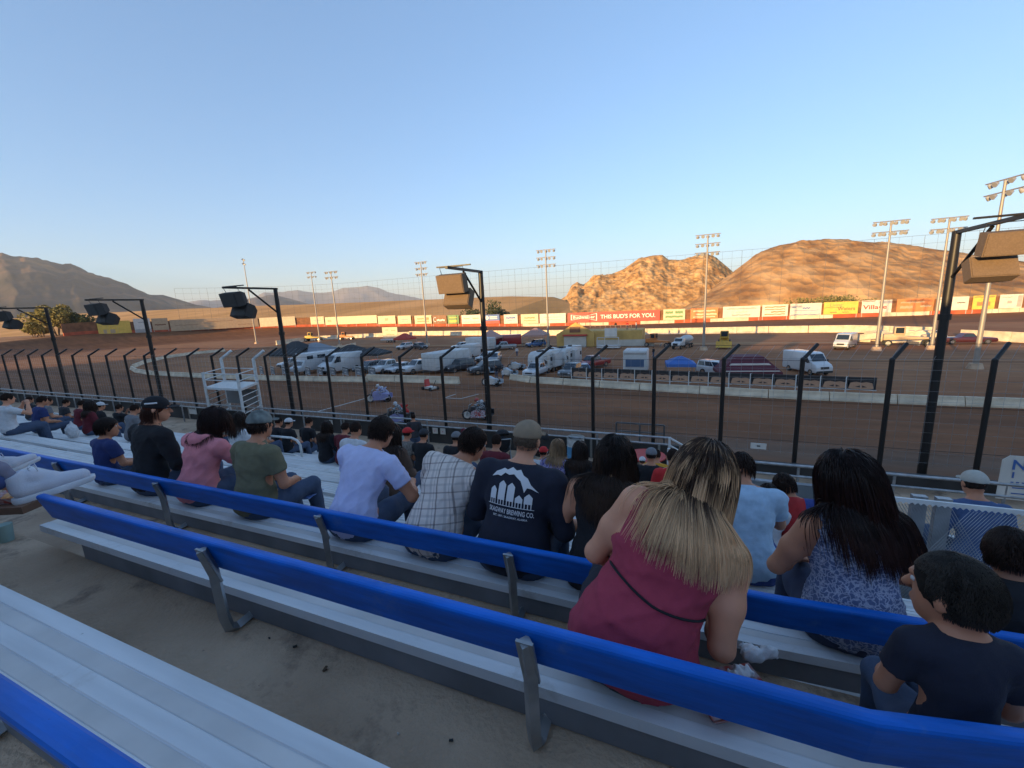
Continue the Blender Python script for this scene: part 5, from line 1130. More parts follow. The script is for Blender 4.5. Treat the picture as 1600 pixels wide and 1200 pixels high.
    for A, el, ha in AR:
        r0 = (.066+fat*.18)*s*(.6+.4*fx)
        if sleeves == 'short': T.chain([A, A+(el-A)*.68], [r0, (.060+fat*.2)*s], .03*s)
        elif sleeves == 'long': T.chain([A, (A+el)/2, el], [r0, (.058+fat*.15)*s, .052*s], .03*s); T.chain([el, el*.5+ha*.5, ha+(ha-el)*-.06], [.052*s, .048*s, .040*s], .02*s)
    T.off = .012*s; fa_, fb_ = folds(seed, .010*s*foldamp, (1, .6, 1.1)), folds(seed+50, .0045*s*foldamp, (1.3, .8, .9), 42.); T.disp = lambda P: fa_(P)+fb_(P); nbp = nb+RN@np.array([0, .0, .030])*s; T.cone(nb+RN@np.array([0, -.018, -.03])*s, nb+RN@np.array([0, -.012, .03])*s, .070*s, .060*s, .03*s); nn_ = RN@np.array([0, -.25, 1.]); nn_ /= np.linalg.norm(nn_); T.cut.append(lambda P: (P-nbp)@nn_+neckcut*s)
    if sleeves == 'none':
        for i in (0, 1):
            A = SH[i]; ax_ = RN@np.array([(-1, 1)[i]*1., 0, -.10]); T.cut.append(lambda P, A=A, ax_=ax_: np.where(((P-A)@RN[:, 2] > -.13*s), (P-A)@ax_-.012*s, -1))
    if sleeves in ('short',):
        for A, el, ha in AR:
            d = (el-A)/np.linalg.norm(el-A); T.cut.append(lambda P, A=A, d=d, el=el: np.where(np.linalg.norm(P-(A+(el-A)*.75), axis=-1) < .12*s, (P-A)@d-.17*s, -1))
    zc = P0[2]-longtail*s if not stand else P0[2]-.03*s; T.cut.append(lambda P: zc-P[..., 2])
    so_ = mesh_obj('shirt', *T.mesh(h), shirt, e)
    pants = pants or cloth('jeans', (.05,.075,.13)); Q = SD(.045*s); Q.ell(P0+np.array([0, .0, .0]), np.array([.172*fx+fat*.45, .128+fat*.6, .125])*s, RL, .05*s)
    for hp, kn, an in LG: Q.chain([hp, (hp+kn)/2, kn], [(.096+fat*.35)*(.6+.4*fx)*s, (.084+fat*.3)*s, .064*s], .03*s); Q.chain([kn, kn+(an-kn)*plen], [.064*s, .052*s], .03*s)
    Q.off = .008*s; Q.disp = folds(seed+7, .008*s); zc2 = P0[2]+.09*s; Q.cut.append(lambda P: np.where(P[..., 1] < .2*s, P[..., 2]-zc2, -1))
    mesh_obj('trousers', *Q.mesh(h*1.2), pants, e)
    for i, (hp, kn, an) in enumerate(LG):
        f = SD(.03*s); f.cone(an+np.array([0, -.02, -.035])*s, an+np.array([0, .15, -.052])*s, .045*s, .036*s); f.cone(an, an+np.array([0, 0, -.03])*s, .044*s); mesh_obj('shoe', *f.mesh(h*1.3), shoes or TRIM, e)
    if hood:
        f = SD(.03*s)
        for k in range(9):
            a = math.pi*(.0+k/8); f.cone(nb+RN@np.array([math.cos(a)*.105, -.03-math.sin(a)*.085, .0-.03*math.sin(a)])*s, nb+RN@np.array([math.cos(a+.39)*.105, -.03-math.sin(a+.39)*.085, .0-.03*math.sin(a+.39)])*s, .034*s)
        f.ell(nb+RN@np.array([0, -.10, -.055])*s, np.array([.10, .05, .07])*s, RN); f.disp = folds(seed+3, .012*s, (1.2,1.2,1.2)); mesh_obj('hood', *f.mesh(h), hood, e)
    # ---- hair and hats
    cc = np.array(hcol[0])
    if hair and not helmet:
        f = SD(.02*hs); lf = max(0, lift-.012); f.ell(H((0, -.010, .022)), np.array([.082, .104, .108])*hs+lf*.9, RH)
        f.cut.append(lambda P: ((P-H((0, .045, .0)))@(RH@np.array([0, .82, -.57])))-.01*hs); low_ = -.06 if hair == 'short' else -.12
        f.cut.append(lambda P: -((P-H((0, 0, low_)))@(RH@np.array([0, .35, 1.])))); f.disp = folds(seed+9, .006*hs, (2, 2, 2), 25.)
        capm = mat('hair_base_%.3f_%.3f' % (cc[0], cc[1]), tuple(cc), .9, spec=.15, var=.4, scale=60); V, F_ = f.mesh(h*.9); ho = mesh_obj('hair', V, F_, capm, e)
        if hn:
            V, F_, cl = strands(hc, RH, hs, _merge(B, T), hn, hlen, hcol, seed, rad_=hrad, frizz=frizz, flow=flow, part=part, curl=curl, capped=bool(cap), grav=grav, tmin=tmin, lift=lift, out=.35 if hlen > .1 else .5); finish_hair(V, F_, cl, ho, 'hair_strands', hgloss)
    if cap:
        f = SD(.02*hs); f.ell(H((0, -.012, .040)), np.array([.089, .110, .092])*hs, RH); nu = RH@np.array([0, .12, 1.]); f.cut.append(lambda P: -((P-H((0, 0, .018)))@nu)); f.disp = folds(seed+4, .003*hs)
        co = mesh_obj('cap', *f.mesh(h*.8), cap, e); sg = -1 if capback else 1; m = MB(); pts = []
        for k in range(9):
            a = math.pi*k/8; pts.append((math.cos(a)*.082*hs, sg*(.07+math.sin(a)*.105)*hs))
        vs = [tuple(hc+RH@np.array([x, y, (.028-.25*x*x/hs-.02*abs(y)/hs)*1.0])) for x, y in pts]; vs += [tuple(np.array(v)+RH@np.array([0, 0, .006])) for v in vs]; n_ = len(pts)
        m.add(vs, [tuple(range(n_)), tuple(range(2*n_-1, n_-1, -1))]+[(i, (i+1) % n_, n_+(i+1) % n_, n_+i) for i in range(n_)], True); m.build('cap_visor', cap, co)
    if helmet:
        f = SD(.02); f.ell(H((0, .0, .015)), np.array([.125, .145, .14])*hs, RH); f.cone(H((0, .06, -.06)), H((0, .10, -.06)), .07*hs); ho = mesh_obj('helmet', *f.mesh(h), helmet, e)
        m = MB(); m.ell(H((0, .09, .01)), (.10*hs, .07*hs, .045*hs), 12, 8, Matrix(RH.tolist())); m.build('visor', TRIM, ho)
    if eyes:
        for sx in (-1, 1):
            m = MB(); m.ell(H((sx*.030, .078, .012)), (.011*hs, .011*hs, .011*hs), 8, 6); m.build('eye', mat('eye_white', (.6,.58,.55), .2), e)
    return e, dict(hc=hc, RH=RH, hs=hs, nb=nb, RN=RN, ch=ch, RC=RC, wa=wa, RL=RL, P0=P0, AR=AR, T=T, B=B, H=H, s=s)
def _merge(B, T):
    m = SD(B.k); m.p = B.p[:11]+[q for q in T.p]; return m
# ------------------------------------------------------------------ people in the near rows
def seat_pt(j, px, py, dy=.16):
    Y = NEAR0+D*j+dy; p = GY(px, py, Y); return (p.x, Y, SEAT0-RS*j)
burg = cloth('burgundy', (.34,.036,.066), var=.06); skyb = cloth('pale_blue', (.50,.52,.74), var=.05); navy = cloth('navy', (.012,.014,.028)); olive = cloth('olive', (.14,.13,.075)); pink = cloth('rose', (.62,.21,.235), var=.08); black = cloth('black', (.010,.010,.013)); jeans = cloth('jeans', (.05,.075,.13)); red = cloth('red', (.38,.02,.02)); white = cloth('white', (.55,.55,.56)); lblue = cloth('light_blue', (.36,.50,.64)); capkh = cloth('khaki_cap', (.26,.19,.125)); capgr = cloth('grey_green_cap', (.15,.17,.16), var=.5, scale=12); maroon = cloth('maroon', (.12,.012,.02)); royal = cloth('royal', (.02,.035,.13))
DK = ((.020,.011,.008), (.034,.018,.012)); BRN_ = ((.022,.010,.007), (.04,.018,.012))
# A: the woman in the burgundy top
def flowA(p): return np.array([-.085, -.03, 0.])
eA, A_ = person(seat_pt(0, 985, 985, .17), 'woman in a burgundy sleeveless top with long dark-to-blonde hair, leaning right', s=1.03, w_=1.02, fat=.05, hip=1.06, hsx=1.0, lift=.020, lean=.50, side=.44, twist=-.05, head=(.18, -.15, -.05), skin='light', shirt=burg, sleeves='none', pants=cloth('dark_shorts', (.02,.02,.03)), hair='long', hcol=((.045,.023,.014), (.68,.41,.22), .34), hlen=.38, hn=14000, h=.010, seed=4, frizz=.16, flow=flowA, part=.0, neckcut=.0, longtail=.10, bust=1, arms=(((-.24,.20,.20),(-.08,.42,.16)), ((.30,.10,.20),(.28,.36,.06))), hgloss=.45, hrad=.00105, tmin=.35)
# B: boy at the right in front of the camera
person(seat_pt(0, 1510, 1050, .15), 'small boy in a navy T-shirt with short dark hair, nearest at the right', s=.66, hsx=.92, w_=.84, lean=.12, side=-.02, head=(.0, .75, .0), skin='tan', shirt=navy, hair='short', hcol=((.020,.016,.013),(.035,.028,.022)), hlen=.016, hn=11000, h=.008, seed=5, frizz=.08, hrad=.0009, arms='lap', legs=(((-.09,.44,.04),(-.08,.46,-.40)), ((.09,.44,.04),(.08,.46,-.40))))
# C: woman in the patterned sleeveless top
def pattern(name, c1, c2, scale, kind='noise'):
    m = bpy.data.materials.new(name); m.use_nodes = True; N = m.node_tree.nodes; L = m.node_tree.links; b = N['Principled BSDF']; b.inputs['Roughness'].default_value = .9
    tc = N.new('ShaderNodeTexCoord'); v = N.new('ShaderNodeTexVoronoi'); v.feature = 'DISTANCE_TO_EDGE'; v.inputs['Scale'].default_value = scale; no = N.new('ShaderNodeTexNoise'); no.inputs['Scale'].default_value = scale*.8; no.inputs['Detail'].default_value = 5
    ad = N.new('ShaderNodeVectorMath'); ad.operation = 'ADD'; sc_ = N.new('ShaderNodeVectorMath'); sc_.operation = 'SCALE'; sc_.inputs['Scale'].default_value = .06; L.new(tc.outputs['Object'], no.inputs[0]); L.new(no.outputs['Color'], sc_.inputs[0]); L.new(tc.outputs['Object'], ad.inputs[0]); L.new(sc_.outputs[0], ad.inputs[1]); L.new(ad.outputs[0], v.inputs['Vector'])
    cr = N.new('ShaderNodeValToRGB'); cr.color_ramp.elements[0].position = .02; cr.color_ramp.elements[1].position = .16; cr.color_ramp.elements[0].color = (*c1, 1); cr.color_ramp.elements[1].color = (*c2, 1); L.new(v.outputs['Distance'], cr.inputs[0]); L.new(cr.outputs[0], b.inputs[0]); return m
def flowC(p): return np.array([.10, -.02, 0.])
person(seat_pt(1, 1335, 940, .17), 'woman in a blue-grey patterned sleeveless top with long dark hair, right of the boys', s=1.0, w_=1.05, fat=.03, hsx=1.06, lift=.018, lean=.22, side=.0, twist=.25, head=(.0, .35, .0), skin='tan', shirt=pattern('lace_print', (.40,.42,.52), (.10,.13,.24), 42), sleeves='none', pants=cloth('dark_jeans', (.03,.04,.08)), hair='long', hcol=((.016,.008,.007),(.034,.014,.010)), hlen=.42, hn=7000, h=.011, seed=8, frizz=.30, flow=flowC, arms=(((-.32,.08,.26),(-.16,.32,.22)), ((.28,.15,.3),(.12,.36,.2))), hgloss=.35, hrad=.0014)
person(seat_pt(1, 1600, 925, .17), 'dark haired person mostly hidden behind the navy T-shirt boy at the right edge', s=.66, hsx=.92, lean=.25, head=(.1, -.3, 0), skin='brown', shirt=black, hair='short', hcol=DK, hlen=.03, hn=4000, hrad=.001, h=.013, seed=9)
# E: brewery shirt
eE, E_ = person(seat_pt(1, 800, 830, .18), 'man in a khaki cap and black shirt printed with white tanks', s=1.06, w_=1.18, fat=.035, lean=.33, side=.06, head=(.0, -.12, .03), skin='light', shirt=navy, sleeves='long', hair='short', hcol=((.10,.07,.05),(.13,.09,.06)), hlen=.012, hn=900, hrad=.001, cap=capkh, capback=False, foldamp=.35, h=.011, seed=12, arms='lap', longtail=.08)
def on_back(info, x, z, lift=.004):
    # a point on the back of the shirt: cast from behind along the chest's own axis
    R_ = info['RC']; o = info['ch']+R_@np.array([x, -.5, z]); d = R_@np.array([0, 1., 0]); t = 0.
    for _ in range(60):
        dd = float(info['T'].ev(np.array([o+d*t]))[0])
        if dd < .0012: break
        t += dd*.8
    return Vector(o+d*(t-lift))
mb = MB(); mb.tube([tuple(on_back(A_, x, -.13-.05*math.cos(x*6.5)+.06*abs(x), .002)) for x in np.linspace(-.20, .20, 26)], .0045, n=6); mb.build('strap', black, eA)
def back_print(info, e, polys, m, name):
    V = []; F_ = []
    for poly in polys:
        # fan of small quads: subdivide by triangulating a grid clipped to the outline is overkill: outline strips
        import mathutils
        tri = mathutils.geometry.tessellate_polygon([[Vector((x, z, 0)) for x, z in poly]])
        for a, b, c in tri:
            q = [Vector(poly[i]) if not isinstance(i, Vector) else i for i in (a, b, c)]
            n = max(1, int(max((q[0]-q[1]).length, (q[1]-q[2]).length, (q[2]-q[0]).length)/.02))
            g = {}
            for i in range(n+1):
                for j in range(n+1-i):
                    p = q[0]+(q[1]-q[0])*(i/n)+(q[2]-q[0])*(j/n); g[i, j] = len(V); V.append(tuple(on_back(info, p.x, p.y)))
            for i in range(n):
                for j in range(n-i):
                    F_.append((g[i, j], g[i+1, j], g[i, j+1]))
                    if i+j < n-1: F_.append((g[i+1, j], g[i+1, j+1], g[i, j+1]))
    mb = MB(); mb.add(V, F_); return mb.build(name, m, e)
prt = mat('white_print', (.62,.62,.63), .8)
polys = []
for x, w2, hh in ((-.118,.021,.085),(-.06,.024,.125),(.0,.024,.120),(.056,.023,.055),(.112,.024,.070)):
    z0 = -.075; polys.append([(x-w2,z0+.03),(x+w2,z0+.03),(x+w2,z0+hh),(x+w2*.5,z0+hh+.012),(x,z0+hh+.022),(x-w2*.5,z0+hh+.012),(x-w2,z0+hh)])
    for k in (-.8, 0, .8): polys.append([(x+k*w2-.0028,z0),(x+k*w2+.0028,z0),(x+k*w2+.0028,z0+.032),(x+k*w2-.0028,z0+.032)])
polys.append([(-.15,-.078),(.15,-.078),(.15,-.074),(-.15,-.074)])
sp = eE.children and [c for c in kids(eE) if c.name.startswith('shirt')][0]
back_print(E_, sp, polys, prt, 'tank_print')
mt = [(-.150,.085),(-.125,.118),(-.10,.13),(-.075,.145),(-.05,.138),(-.02,.158),(.01,.142),(.035,.150),(.06,.120),(.09,.105),(.115,.070),(.165,.030),(.12,.048),(.095,.050),(.082,.020),(.068,.052),(.050,.085),(.025,.100),(.0,.118),(-.03,.110),(-.06,.118),(-.085,.095),(-.11,.098)]
back_print(E_, sp, [mt], prt, 'mountain_print')
def text_back(s_, size, z, fw, e_):
    def wp(co): p = on_back(E_, -co.x*-1., co.y+z, .004); return p
    cu = bpy.data.curves.new('t', 'FONT'); cu.body = s_; cu.size = size; cu.align_x = 'CENTER'; cu.align_y = 'CENTER'; cu.offset = size*.02; cu.resolution_u = 2
    t = bpy.data.objects.new('t', cu); C.objects.link(t); me = bpy.data.meshes.new_from_object(t.evaluated_get(bpy.context.evaluated_depsgraph_get())); bpy.data.objects.remove(t); bpy.data.curves.remove(cu)
    xs = [v.co.x for v in me.vertices]; k = fw/(max(xs)-min(xs))
    for v in me.vertices: v.co = on_back(E_, v.co.x*k+.008, v.co.y+z, .012)
    me.materials.append(prt); o = bpy.data.objects.new('lettering', me); C.objects.link(o); o.parent = e_
text_back('SKAGWAY BREWING CO.', .042, -.108, .29, sp); text_back('EST. 1897 / SKAGWAY, ALASKA', .016, -.140, .22, sp)
# F: plaid shirt
def plaid():
    m = bpy.data.materials.new('plaid'); m.use_nodes = True; N = m.node_tree.nodes; L = m.node_tree.links; b = N['Principled BSDF']; b.inputs['Roughness'].default_value = .9; tc = N.new('ShaderNodeTexCoord'); sp_ = N.new('ShaderNodeSeparateXYZ'); mp = N.new('ShaderNodeMapping'); mp.inputs['Rotation'].default_value = (.35, .15, 0); L.new(tc.outputs['Object'], mp.inputs[0]); L.new(mp.outputs[0], sp_.inputs[0]); base = None
    def line(o, per, ofs, wd):
        a = N.new('ShaderNodeMath'); a.operation = 'ADD'; a.inputs[1].default_value = ofs+10*per; L.new(o, a.inputs[0]); d = N.new('ShaderNodeMath'); d.operation = 'MODULO'; d.inputs[1].default_value = per; L.new(a.outputs[0], d.inputs[0]); c = N.new('ShaderNodeMath'); c.operation = 'LESS_THAN'; c.inputs[1].default_value = wd; L.new(d.outputs[0], c.inputs[0]); return c.outputs[0]
    col = None; src = None
    for o, per, ofs, wd, k, cc in ((sp_.outputs[0], .11, 0, .012, .6, (.06,.04,.045)), (sp_.outputs[0], .11, .02, .004, .5, (.08,.05,.05)), (sp_.outputs[2], .10, 0, .009, .5, (.07,.045,.05)), (sp_.outputs[0], .11, .055, .018, .35, (.22,.2,.2)), (sp_.outputs[2], .10, .05, .015, .3, (.24,.22,.22))):
        l = line(o, per, ofs, wd); mu = N.new('ShaderNodeMath'); mu.operation = 'MULTIPLY'; mu.inputs[1].default_value = k; L.new(l, mu.inputs[0]); mx = N.new('ShaderNodeMix'); mx.data_type = 'RGBA'; L.new(mu.outputs[0], mx.inputs[0])
        if src: L.new(src, mx.inputs[6])
        else: mx.inputs[6].default_value = (.66,.57,.51,1)
        mx.inputs[7].default_value = (*cc, 1); src = mx.outputs[2]
    L.new(src, b.inputs[0]); return m
PL = plaid()
person(seat_pt(1, 672, 800, .17), 'man in a cream and brown plaid shirt hunched forward with his head turned right', s=1.04, w_=1.12, fat=.02, lean=.62, side=.20, twist=-.15, head=(.15, -.45, 0), skin='tan', shirt=PL, sleeves='long', hair='short', hcol=DK, hlen=.03, hn=4500, hrad=.001, h=.011, seed=15, arms='knees', longtail=.10)
person(seat_pt(1, 548, 785, .17), 'young man in a pale blue T-shirt with short dark hair bending forward', s=1.04, w_=1.12, lean=.50, side=.10, head=(.25, -.15, 0), skin='tan', shirt=skyb, sleeves='short', hair='short', hcol=DK, hlen=.038, hn=5000, hrad=.001, h=.011, seed=17, arms=(((-.26,.28,.3),(-.08,.46,.3)), ((.34,.22,.30),(.2,.45,.24))), longtail=.12)
person(seat_pt(1, 395, 760, .17), 'man in an olive shirt and a grey green cap worn backwards', s=.98, w_=1.08, fat=.02, lean=.22, head=(0, .1, 0), skin='tan', shirt=olive, sleeves='short', hair='short', hcol=DK, hlen=.03, hn=900, cap=capgr, capback=False, h=.012, seed=19, longtail=.1)
eI, I_ = person(seat_pt(1, 305, 745, .17), 'woman in a rose pink hoodie with brown hair and glasses, turned right', s=.98, w_=1.12, fat=.02, lean=.34, side=.06, head=(.12, -.6, 0), skin='light', shirt=pink, sleeves='long', hood=pink, hair='long', hcol=((.020,.008,.007),(.035,.014,.010)), hlen=.24, hn=4500, hrad=.0013, h=.012, seed=21, arms='knees', longtail=.12)
m = MB(); H = I_['H']
for sx in (-1, 1): m.tube([tuple(H((sx*.033+.020*math.cos(a), .100, .012+.016*math.sin(a)))) for a in [2*math.pi*k/12 for k in range(13)]], .0018, n=4); m.tube([tuple(H((sx*.055, .098, .016))), tuple(H((sx*.08, .0, .01)))], .0016, n=4)
m.tube([tuple(H((-.013,.104,.014))), tuple(H((.013,.104,.014)))], .0018, n=4); tag(m.build('glasses', TRIM, eI))
eJ, J_ = person(seat_pt(1, 232, 730, .17), 'person in a black hoodie and black cap with white emblem, reddish hair at the nape', s=1.06, w_=1.08, lean=.20, side=.02, head=(.05, -.75, .0), skin='light', shirt=black, sleeves='long', hair='long', hcol=((.06,.018,.010),(.07,.022,.012)), hlen=.12, hn=1500, cap=black, h=.012, seed=23, arms='lap', longtail=.1)
cp_ = [c for c in kids(eJ) if c.name.startswith('cap') and 'visor' not in c.name][0]; H = J_['H']; m = MB()
q = [H((-.070-.004, -.055+.115*t, .075+.010*math.sin(t*3.1))) for t in (0, .25, .5, .75, 1)]
m.tube([tuple(H((.087*math.cos(b)+.002, -.012+.108*math.sin(b), .072+.01*b))) for b in (-.55,-.35,-.1,.15,.35)], .010, n=6, flat=.9); m.build('emblem', prt, cp_)
person(seat_pt(1, 164, 722, .16), 'small dark haired boy in a royal blue T-shirt, left end of the near row', s=.76, w_=1.0, lean=.12, head=(0, -.5, 0), skin='tan', shirt=royal, hair='short', hcol=((.016,.008,.006),(.028,.014,.010)), hlen=.04, hn=4500, hrad=.001, h=.010, seed=25, arms='lap')
# L: braided hair
eL, L_ = person(seat_pt(1, 935, 850, .17), 'woman in black with long dark hair and a blonde braid, left of the burgundy top', s=1.0, w_=1.05, lean=.30, side=.10, head=(.05, -.2, 0), skin='light', shirt=black, sleeves='none', hair='long', hcol=((.016,.010,.008),(.05,.028,.018), .3), hlen=.40, hn=5200, h=.012, seed=27, frizz=.28, curl=.10, hrad=.0014, arms='lap', pants=black)
m = MB(); H = L_['H']; a0 = np.array(H((.01, -.112, .02)))
for k in range(9):
    c = a0+np.array([(-.009 if k % 2 else .008), -.014-.004*k, -.019*k-.03]); m.ell(tuple(c), (.013, .010, .017), 8, 6, Matrix.Rotation(.6*(1 if k % 2 else -1), 3, 'Y'))
br = m.build('braid', mat('braid_blonde', (.20,.12,.065), .5, var=.4, scale=60), eL); m = MB(); c = a0+np.array([0, -.05, -.19])
for k in range(40): dx = random.uniform(-.03, .03); m.tube([tuple(c), tuple(c+np.array([dx*.6-.01, -.005, -.07])), tuple(c+np.array([dx-.02, .0, -.15-random.random()*.05]))], .0022, n=3)
m.build('braid_tail', mat('hair_blonde', (.34,.22,.12), .45), br)
# lower rows on the right
person(seat_pt(2, 1172, 830, .17), 'person in a light blue T-shirt bending over, right of the blonde hair', s=1.0, w_=1.1, lean=.55, side=-.05, head=(.4, 0, 0), skin='tan', shirt=lblue, hair='short', hcol=DK, hn=600, h=.014, seed=31, arms='knees', pants=cloth('blue_trousers', (.03,.06,.22)))
person(seat_pt(3, 1203, 822, .17), 'small child in a white T-shirt and maroon trousers next to the light blue shirt', s=.68, lean=.3, head=(.2, 0, 0), skin='tan', shirt=white, hair='short', hcol=DK, hn=900, hlen=.06, h=.011, seed=33, pants=maroon, legs=(((-.1,.45,.12),(-.1,.5,-.3)), ((.25,.4,.1),(.4,.45,-.2))))
eO, O_ = person(seat_pt(3, 1252, 822, .17), 'boy in a red and blue T-shirt crouching forward with dark hair', s=.84, lean=.62, side=-.10, head=(.4, .5, 0), skin='tan', shirt=red, hair='short', hcol=DK, hn=1300, hlen=.05, h=.011, seed=35, pants=black, arms=(((-.3,.3,.2),(-.28,.5,.1)), ((.2,.3,.2),(.05,.5,.1))))
for nm in ('shirt',):
    so_ = [c for c in kids(eO) if c.name.startswith(nm)][0]; so_.data.materials.append(cloth('royal_blue', (.03,.05,.20)))
    for p_ in so_.data.polygons:
        if p_.center.x > .045: p_.material_index = 1
person(seat_pt(4, 1528, 862, .2), 'person in a pale bucket hat and blue jacket behind the chain-link guard', s=1.0, lean=.3, skin='tan', shirt=cloth('denim_jacket', (.05,.09,.20)), sleeves='long', hair='short', hn=0, cap=cloth('cream_hat', (.42,.40,.35)), h=.014, seed=37)
# the sideways sitter at the left edge: jeans, grey sock, white sneaker resting on the end of the near bench
sit = (-3.98, NEAR0-D+.17, SEAT0+RS)
h1 = GY(22, 781, 1.03)-Vector(sit); h2 = GY(-15, 745, 1.06)-Vector(sit)
eQ, Q_ = person(sit, 'person at the left edge in blue jeans with white sneakers propped on the bench back', s=1.0, lean=.0, skin='light', shirt=cloth('pale_top', (.4,.45,.5)), sleeves='long', pants=cloth('blue_jeans', (.045,.07,.19)), hair='short', hn=500, h=.013, seed=41, shoes=cloth('hidden_shoe', (.5,.5,.55)), plen=.84, legs=(((h2.x*.6-.08,.32,.34),(h2.x-.01,h2.y-.01,h2.z+.09)), ((h1.x*.6,.30,.30),(h1.x-.02,h1.y-.0,h1.z+.10))))
for c in [c for c in kids(eQ) if c.name.startswith('shoe')]: bpy.data.objects.remove(c)
def big_shoe(heel, toe):
    a = np.array(heel)-np.array(sit); b = np.array(toe)-np.array(sit); d = b-a; Ln = np.linalg.norm(d); d /= Ln; up = np.array([0, 0, 1.])-d*d[2]; up /= np.linalg.norm(up); sd_ = np.cross(d, up)
    def P(u, v, w2=0): return a+d*u*Ln+up*v*Ln*1.3+sd_*w2*Ln*1.25
    f = SD(.05*Ln); f.cone(P(.14,.10), P(.45,.09), .15*Ln, .15*Ln); f.cone(P(.45,.09), P(.85,.06), .15*Ln, .11*Ln); f.cone(P(.14,.12), P(.10,.30), .15*Ln, .14*Ln); f.cone(P(.28,.24), P(.5,.16), .125*Ln, .10*Ln)
    base = P(0, -.03); f.cut.append(lambda q: -((q-base)@up)); topc = P(.1, .33); tn = (up*.9+d*-.35); f.cut.append(lambda q: (q-topc)@tn)
    o = mesh_obj('sneaker', *f.mesh(.006), mat('white_knit', (.58,.58,.64), .8, bump=.3, bscale=220), eQ)
    f = SD(.03*Ln); f.cone(P(.10,-.02), P(.5,-.03), .14*Ln, .15*Ln); f.cone(P(.5,-.03), P(.90,.0), .15*Ln, .11*Ln); t_ = P(0, .02); b_ = P(0, -.07); f.cut.append(lambda q: (q-t_)@up); f.cut.append(lambda q: -((q-b_)@up)); mesh_obj('sole', *f.mesh(.006), mat('sole_white', (.6,.6,.62), .6), o)
    mb = MB()
    for k in range(4): u = .30+.07*k; mb.tube([tuple(P(u,.20-.02*k,-.09)), tuple(P(u+.03,.245-.03*k,0)), tuple(P(u,.20-.02*k,.09))], .004, n=5)
    for sgn in (-1, 1): mb.tube([tuple(P(.32,.25,0)), tuple(P(.28,.36,sgn*.06)), tuple(P(.36,.40,sgn*.10)), tuple(P(.38,.30,sgn*.06)), tuple(P(.33,.25,0))], .003, n=5)
    mb.build('lace', mat('lace', (.62,.62,.66), .8), o)
    fs_ = SD(.02); fs_.chain([P(.10,.25), P(.0,.45), P(-.25,.70)], [.032, .036, .045]); mesh_obj('sock', *fs_.mesh(.008), cloth('grey_sock', (.20,.19,.25)), o)
def shoe_at(pxh, pyh, pxt, pyt, Y0, Ln=.30):
    a = GY(pxh, pyh, Y0); best = min((abs((GY(pxt, pyt, Y0+k*.005)-a).length-Ln), k) for k in range(0, 80))[1]; big_shoe(a, GY(pxt, pyt, Y0+best*.005))
shoe_at(22, 781, 148, 742, 1.03); shoe_at(-15, 745, 62, 714, 1.06, .25)
# ------------------------------------------------------------------ trays, paper
def tray(loc, label, food, s=1.):
    e = empty('food_tray', loc, .5, label, 'food tray'); chk = mat('checked_paper', (.50,.42,.42), .8, col2=(.42,.08,.06), scale=38, detail=0); m = MB()
    a = [(-.09,-.06,0),(.09,-.06,0),(.09,.06,0),(-.09,.06,0)]; b = [(-.125,-.09,.05),(.125,-.09,.05),(.125,.09,.05),(-.125,.09,.05)]; a = [(x*s,y*s,z) for x,y,z in a]; b = [(x*s,y*s,z*s) for x,y,z in b]; i_ = [(x*.97,y*.97,z+.002) for x,y,z in a]; j_ = [(x*.97,y*.97,z) for x,y,z in b]
    m.add(a+b+i_+j_, [(3,2,1,0),(0,1,5,4),(1,2,6,5),(2,3,7,6),(3,0,4,7),(8,9,10,11),(9,8,12,13),(10,9,13,14),(11,10,14,15),(8,11,15,12)]); m.build('tray', chk, e)
    f = SD(.02); r_ = random.Random(3)
    for k in range(7): f.ell((r_.uniform(-.06,.06)*s, r_.uniform(-.04,.04)*s, .03*s), np.array([.03,.024,.02])*s)
    mesh_obj('food', *f.mesh(.006), food, e)
    f = SD(.01); f.disp = folds(3, .02, (1,1,1), 40)
    f.ell((.07*s, .05*s, .05*s), np.array([.05,.035,.03])*s); mesh_obj('napkin', *f.mesh(.007), white, e); return e
fd = mat('fried_food', (.48,.20,.05), .6, var=.4, scale=30)
p = G(1142, 1098, SEAT0+.004); tray((p.x, p.y, SEAT0+.004), 'red checked paper food tray with golden food on the bench beside the burgundy top', fd)
p = G(28, 792, SEAT0+.004); tray((p.x, p.y, SEAT0+.06), 'checked paper food tray at the left end of the bench by the white sneaker', fd, 1.1)
e = empty('cardboard_box', (p.x+.03, p.y-.02, SEAT0+.002), .4, 'brown cardboard carton under the left food tray', 'box'); m = MB(); m.box((0,0,.028), (.34,.2,.055)); m.build('carton', mat('cardboard', (.17,.09,.055), .9), e)
p = G(12, 845, TREAD0+.0); m = MB(); m.cyl((0,0,0), (0,0,.13), .035, .045, n=14); o = m.build('paper_cup', mat('mint_cup', (.30,.42,.38), .6)); o.location = (p.x, p.y, TREAD0); tag(o, 'pale mint paper cup on the floor at the left edge', 'cup')
p = G(1172, 1022, SEAT0+.02); f = SD(.01); f.ell((0,0,.03), (.045,.04,.035)); f.ell((.06,.03,.03), (.04,.035,.03)); f.disp = folds(2, .02, (1,1,1), 45); e = empty('crumpled_napkins', (p.x, p.y, SEAT0), 0, 'crumpled white napkins beside the burgundy top arm', 'napkins'); mesh_obj('paper', *f.mesh(.006), white, e)
p = G(470, 772, SEAT0-RS); m = MB(); m.box((0,0,.004), (.30,.22,.006), rz=.3); m.box((.03,.02,.010), (.27,.2,.005), rz=.1); o = m.build('magazine', mat('magazine_paper', (.45,.50,.62), .5, col2=(.10,.18,.45), scale=9)); o.location = (p.x, p.y, SEAT0-RS); tag(o, 'white and blue magazine lying open beside the olive shirt man', 'magazine')
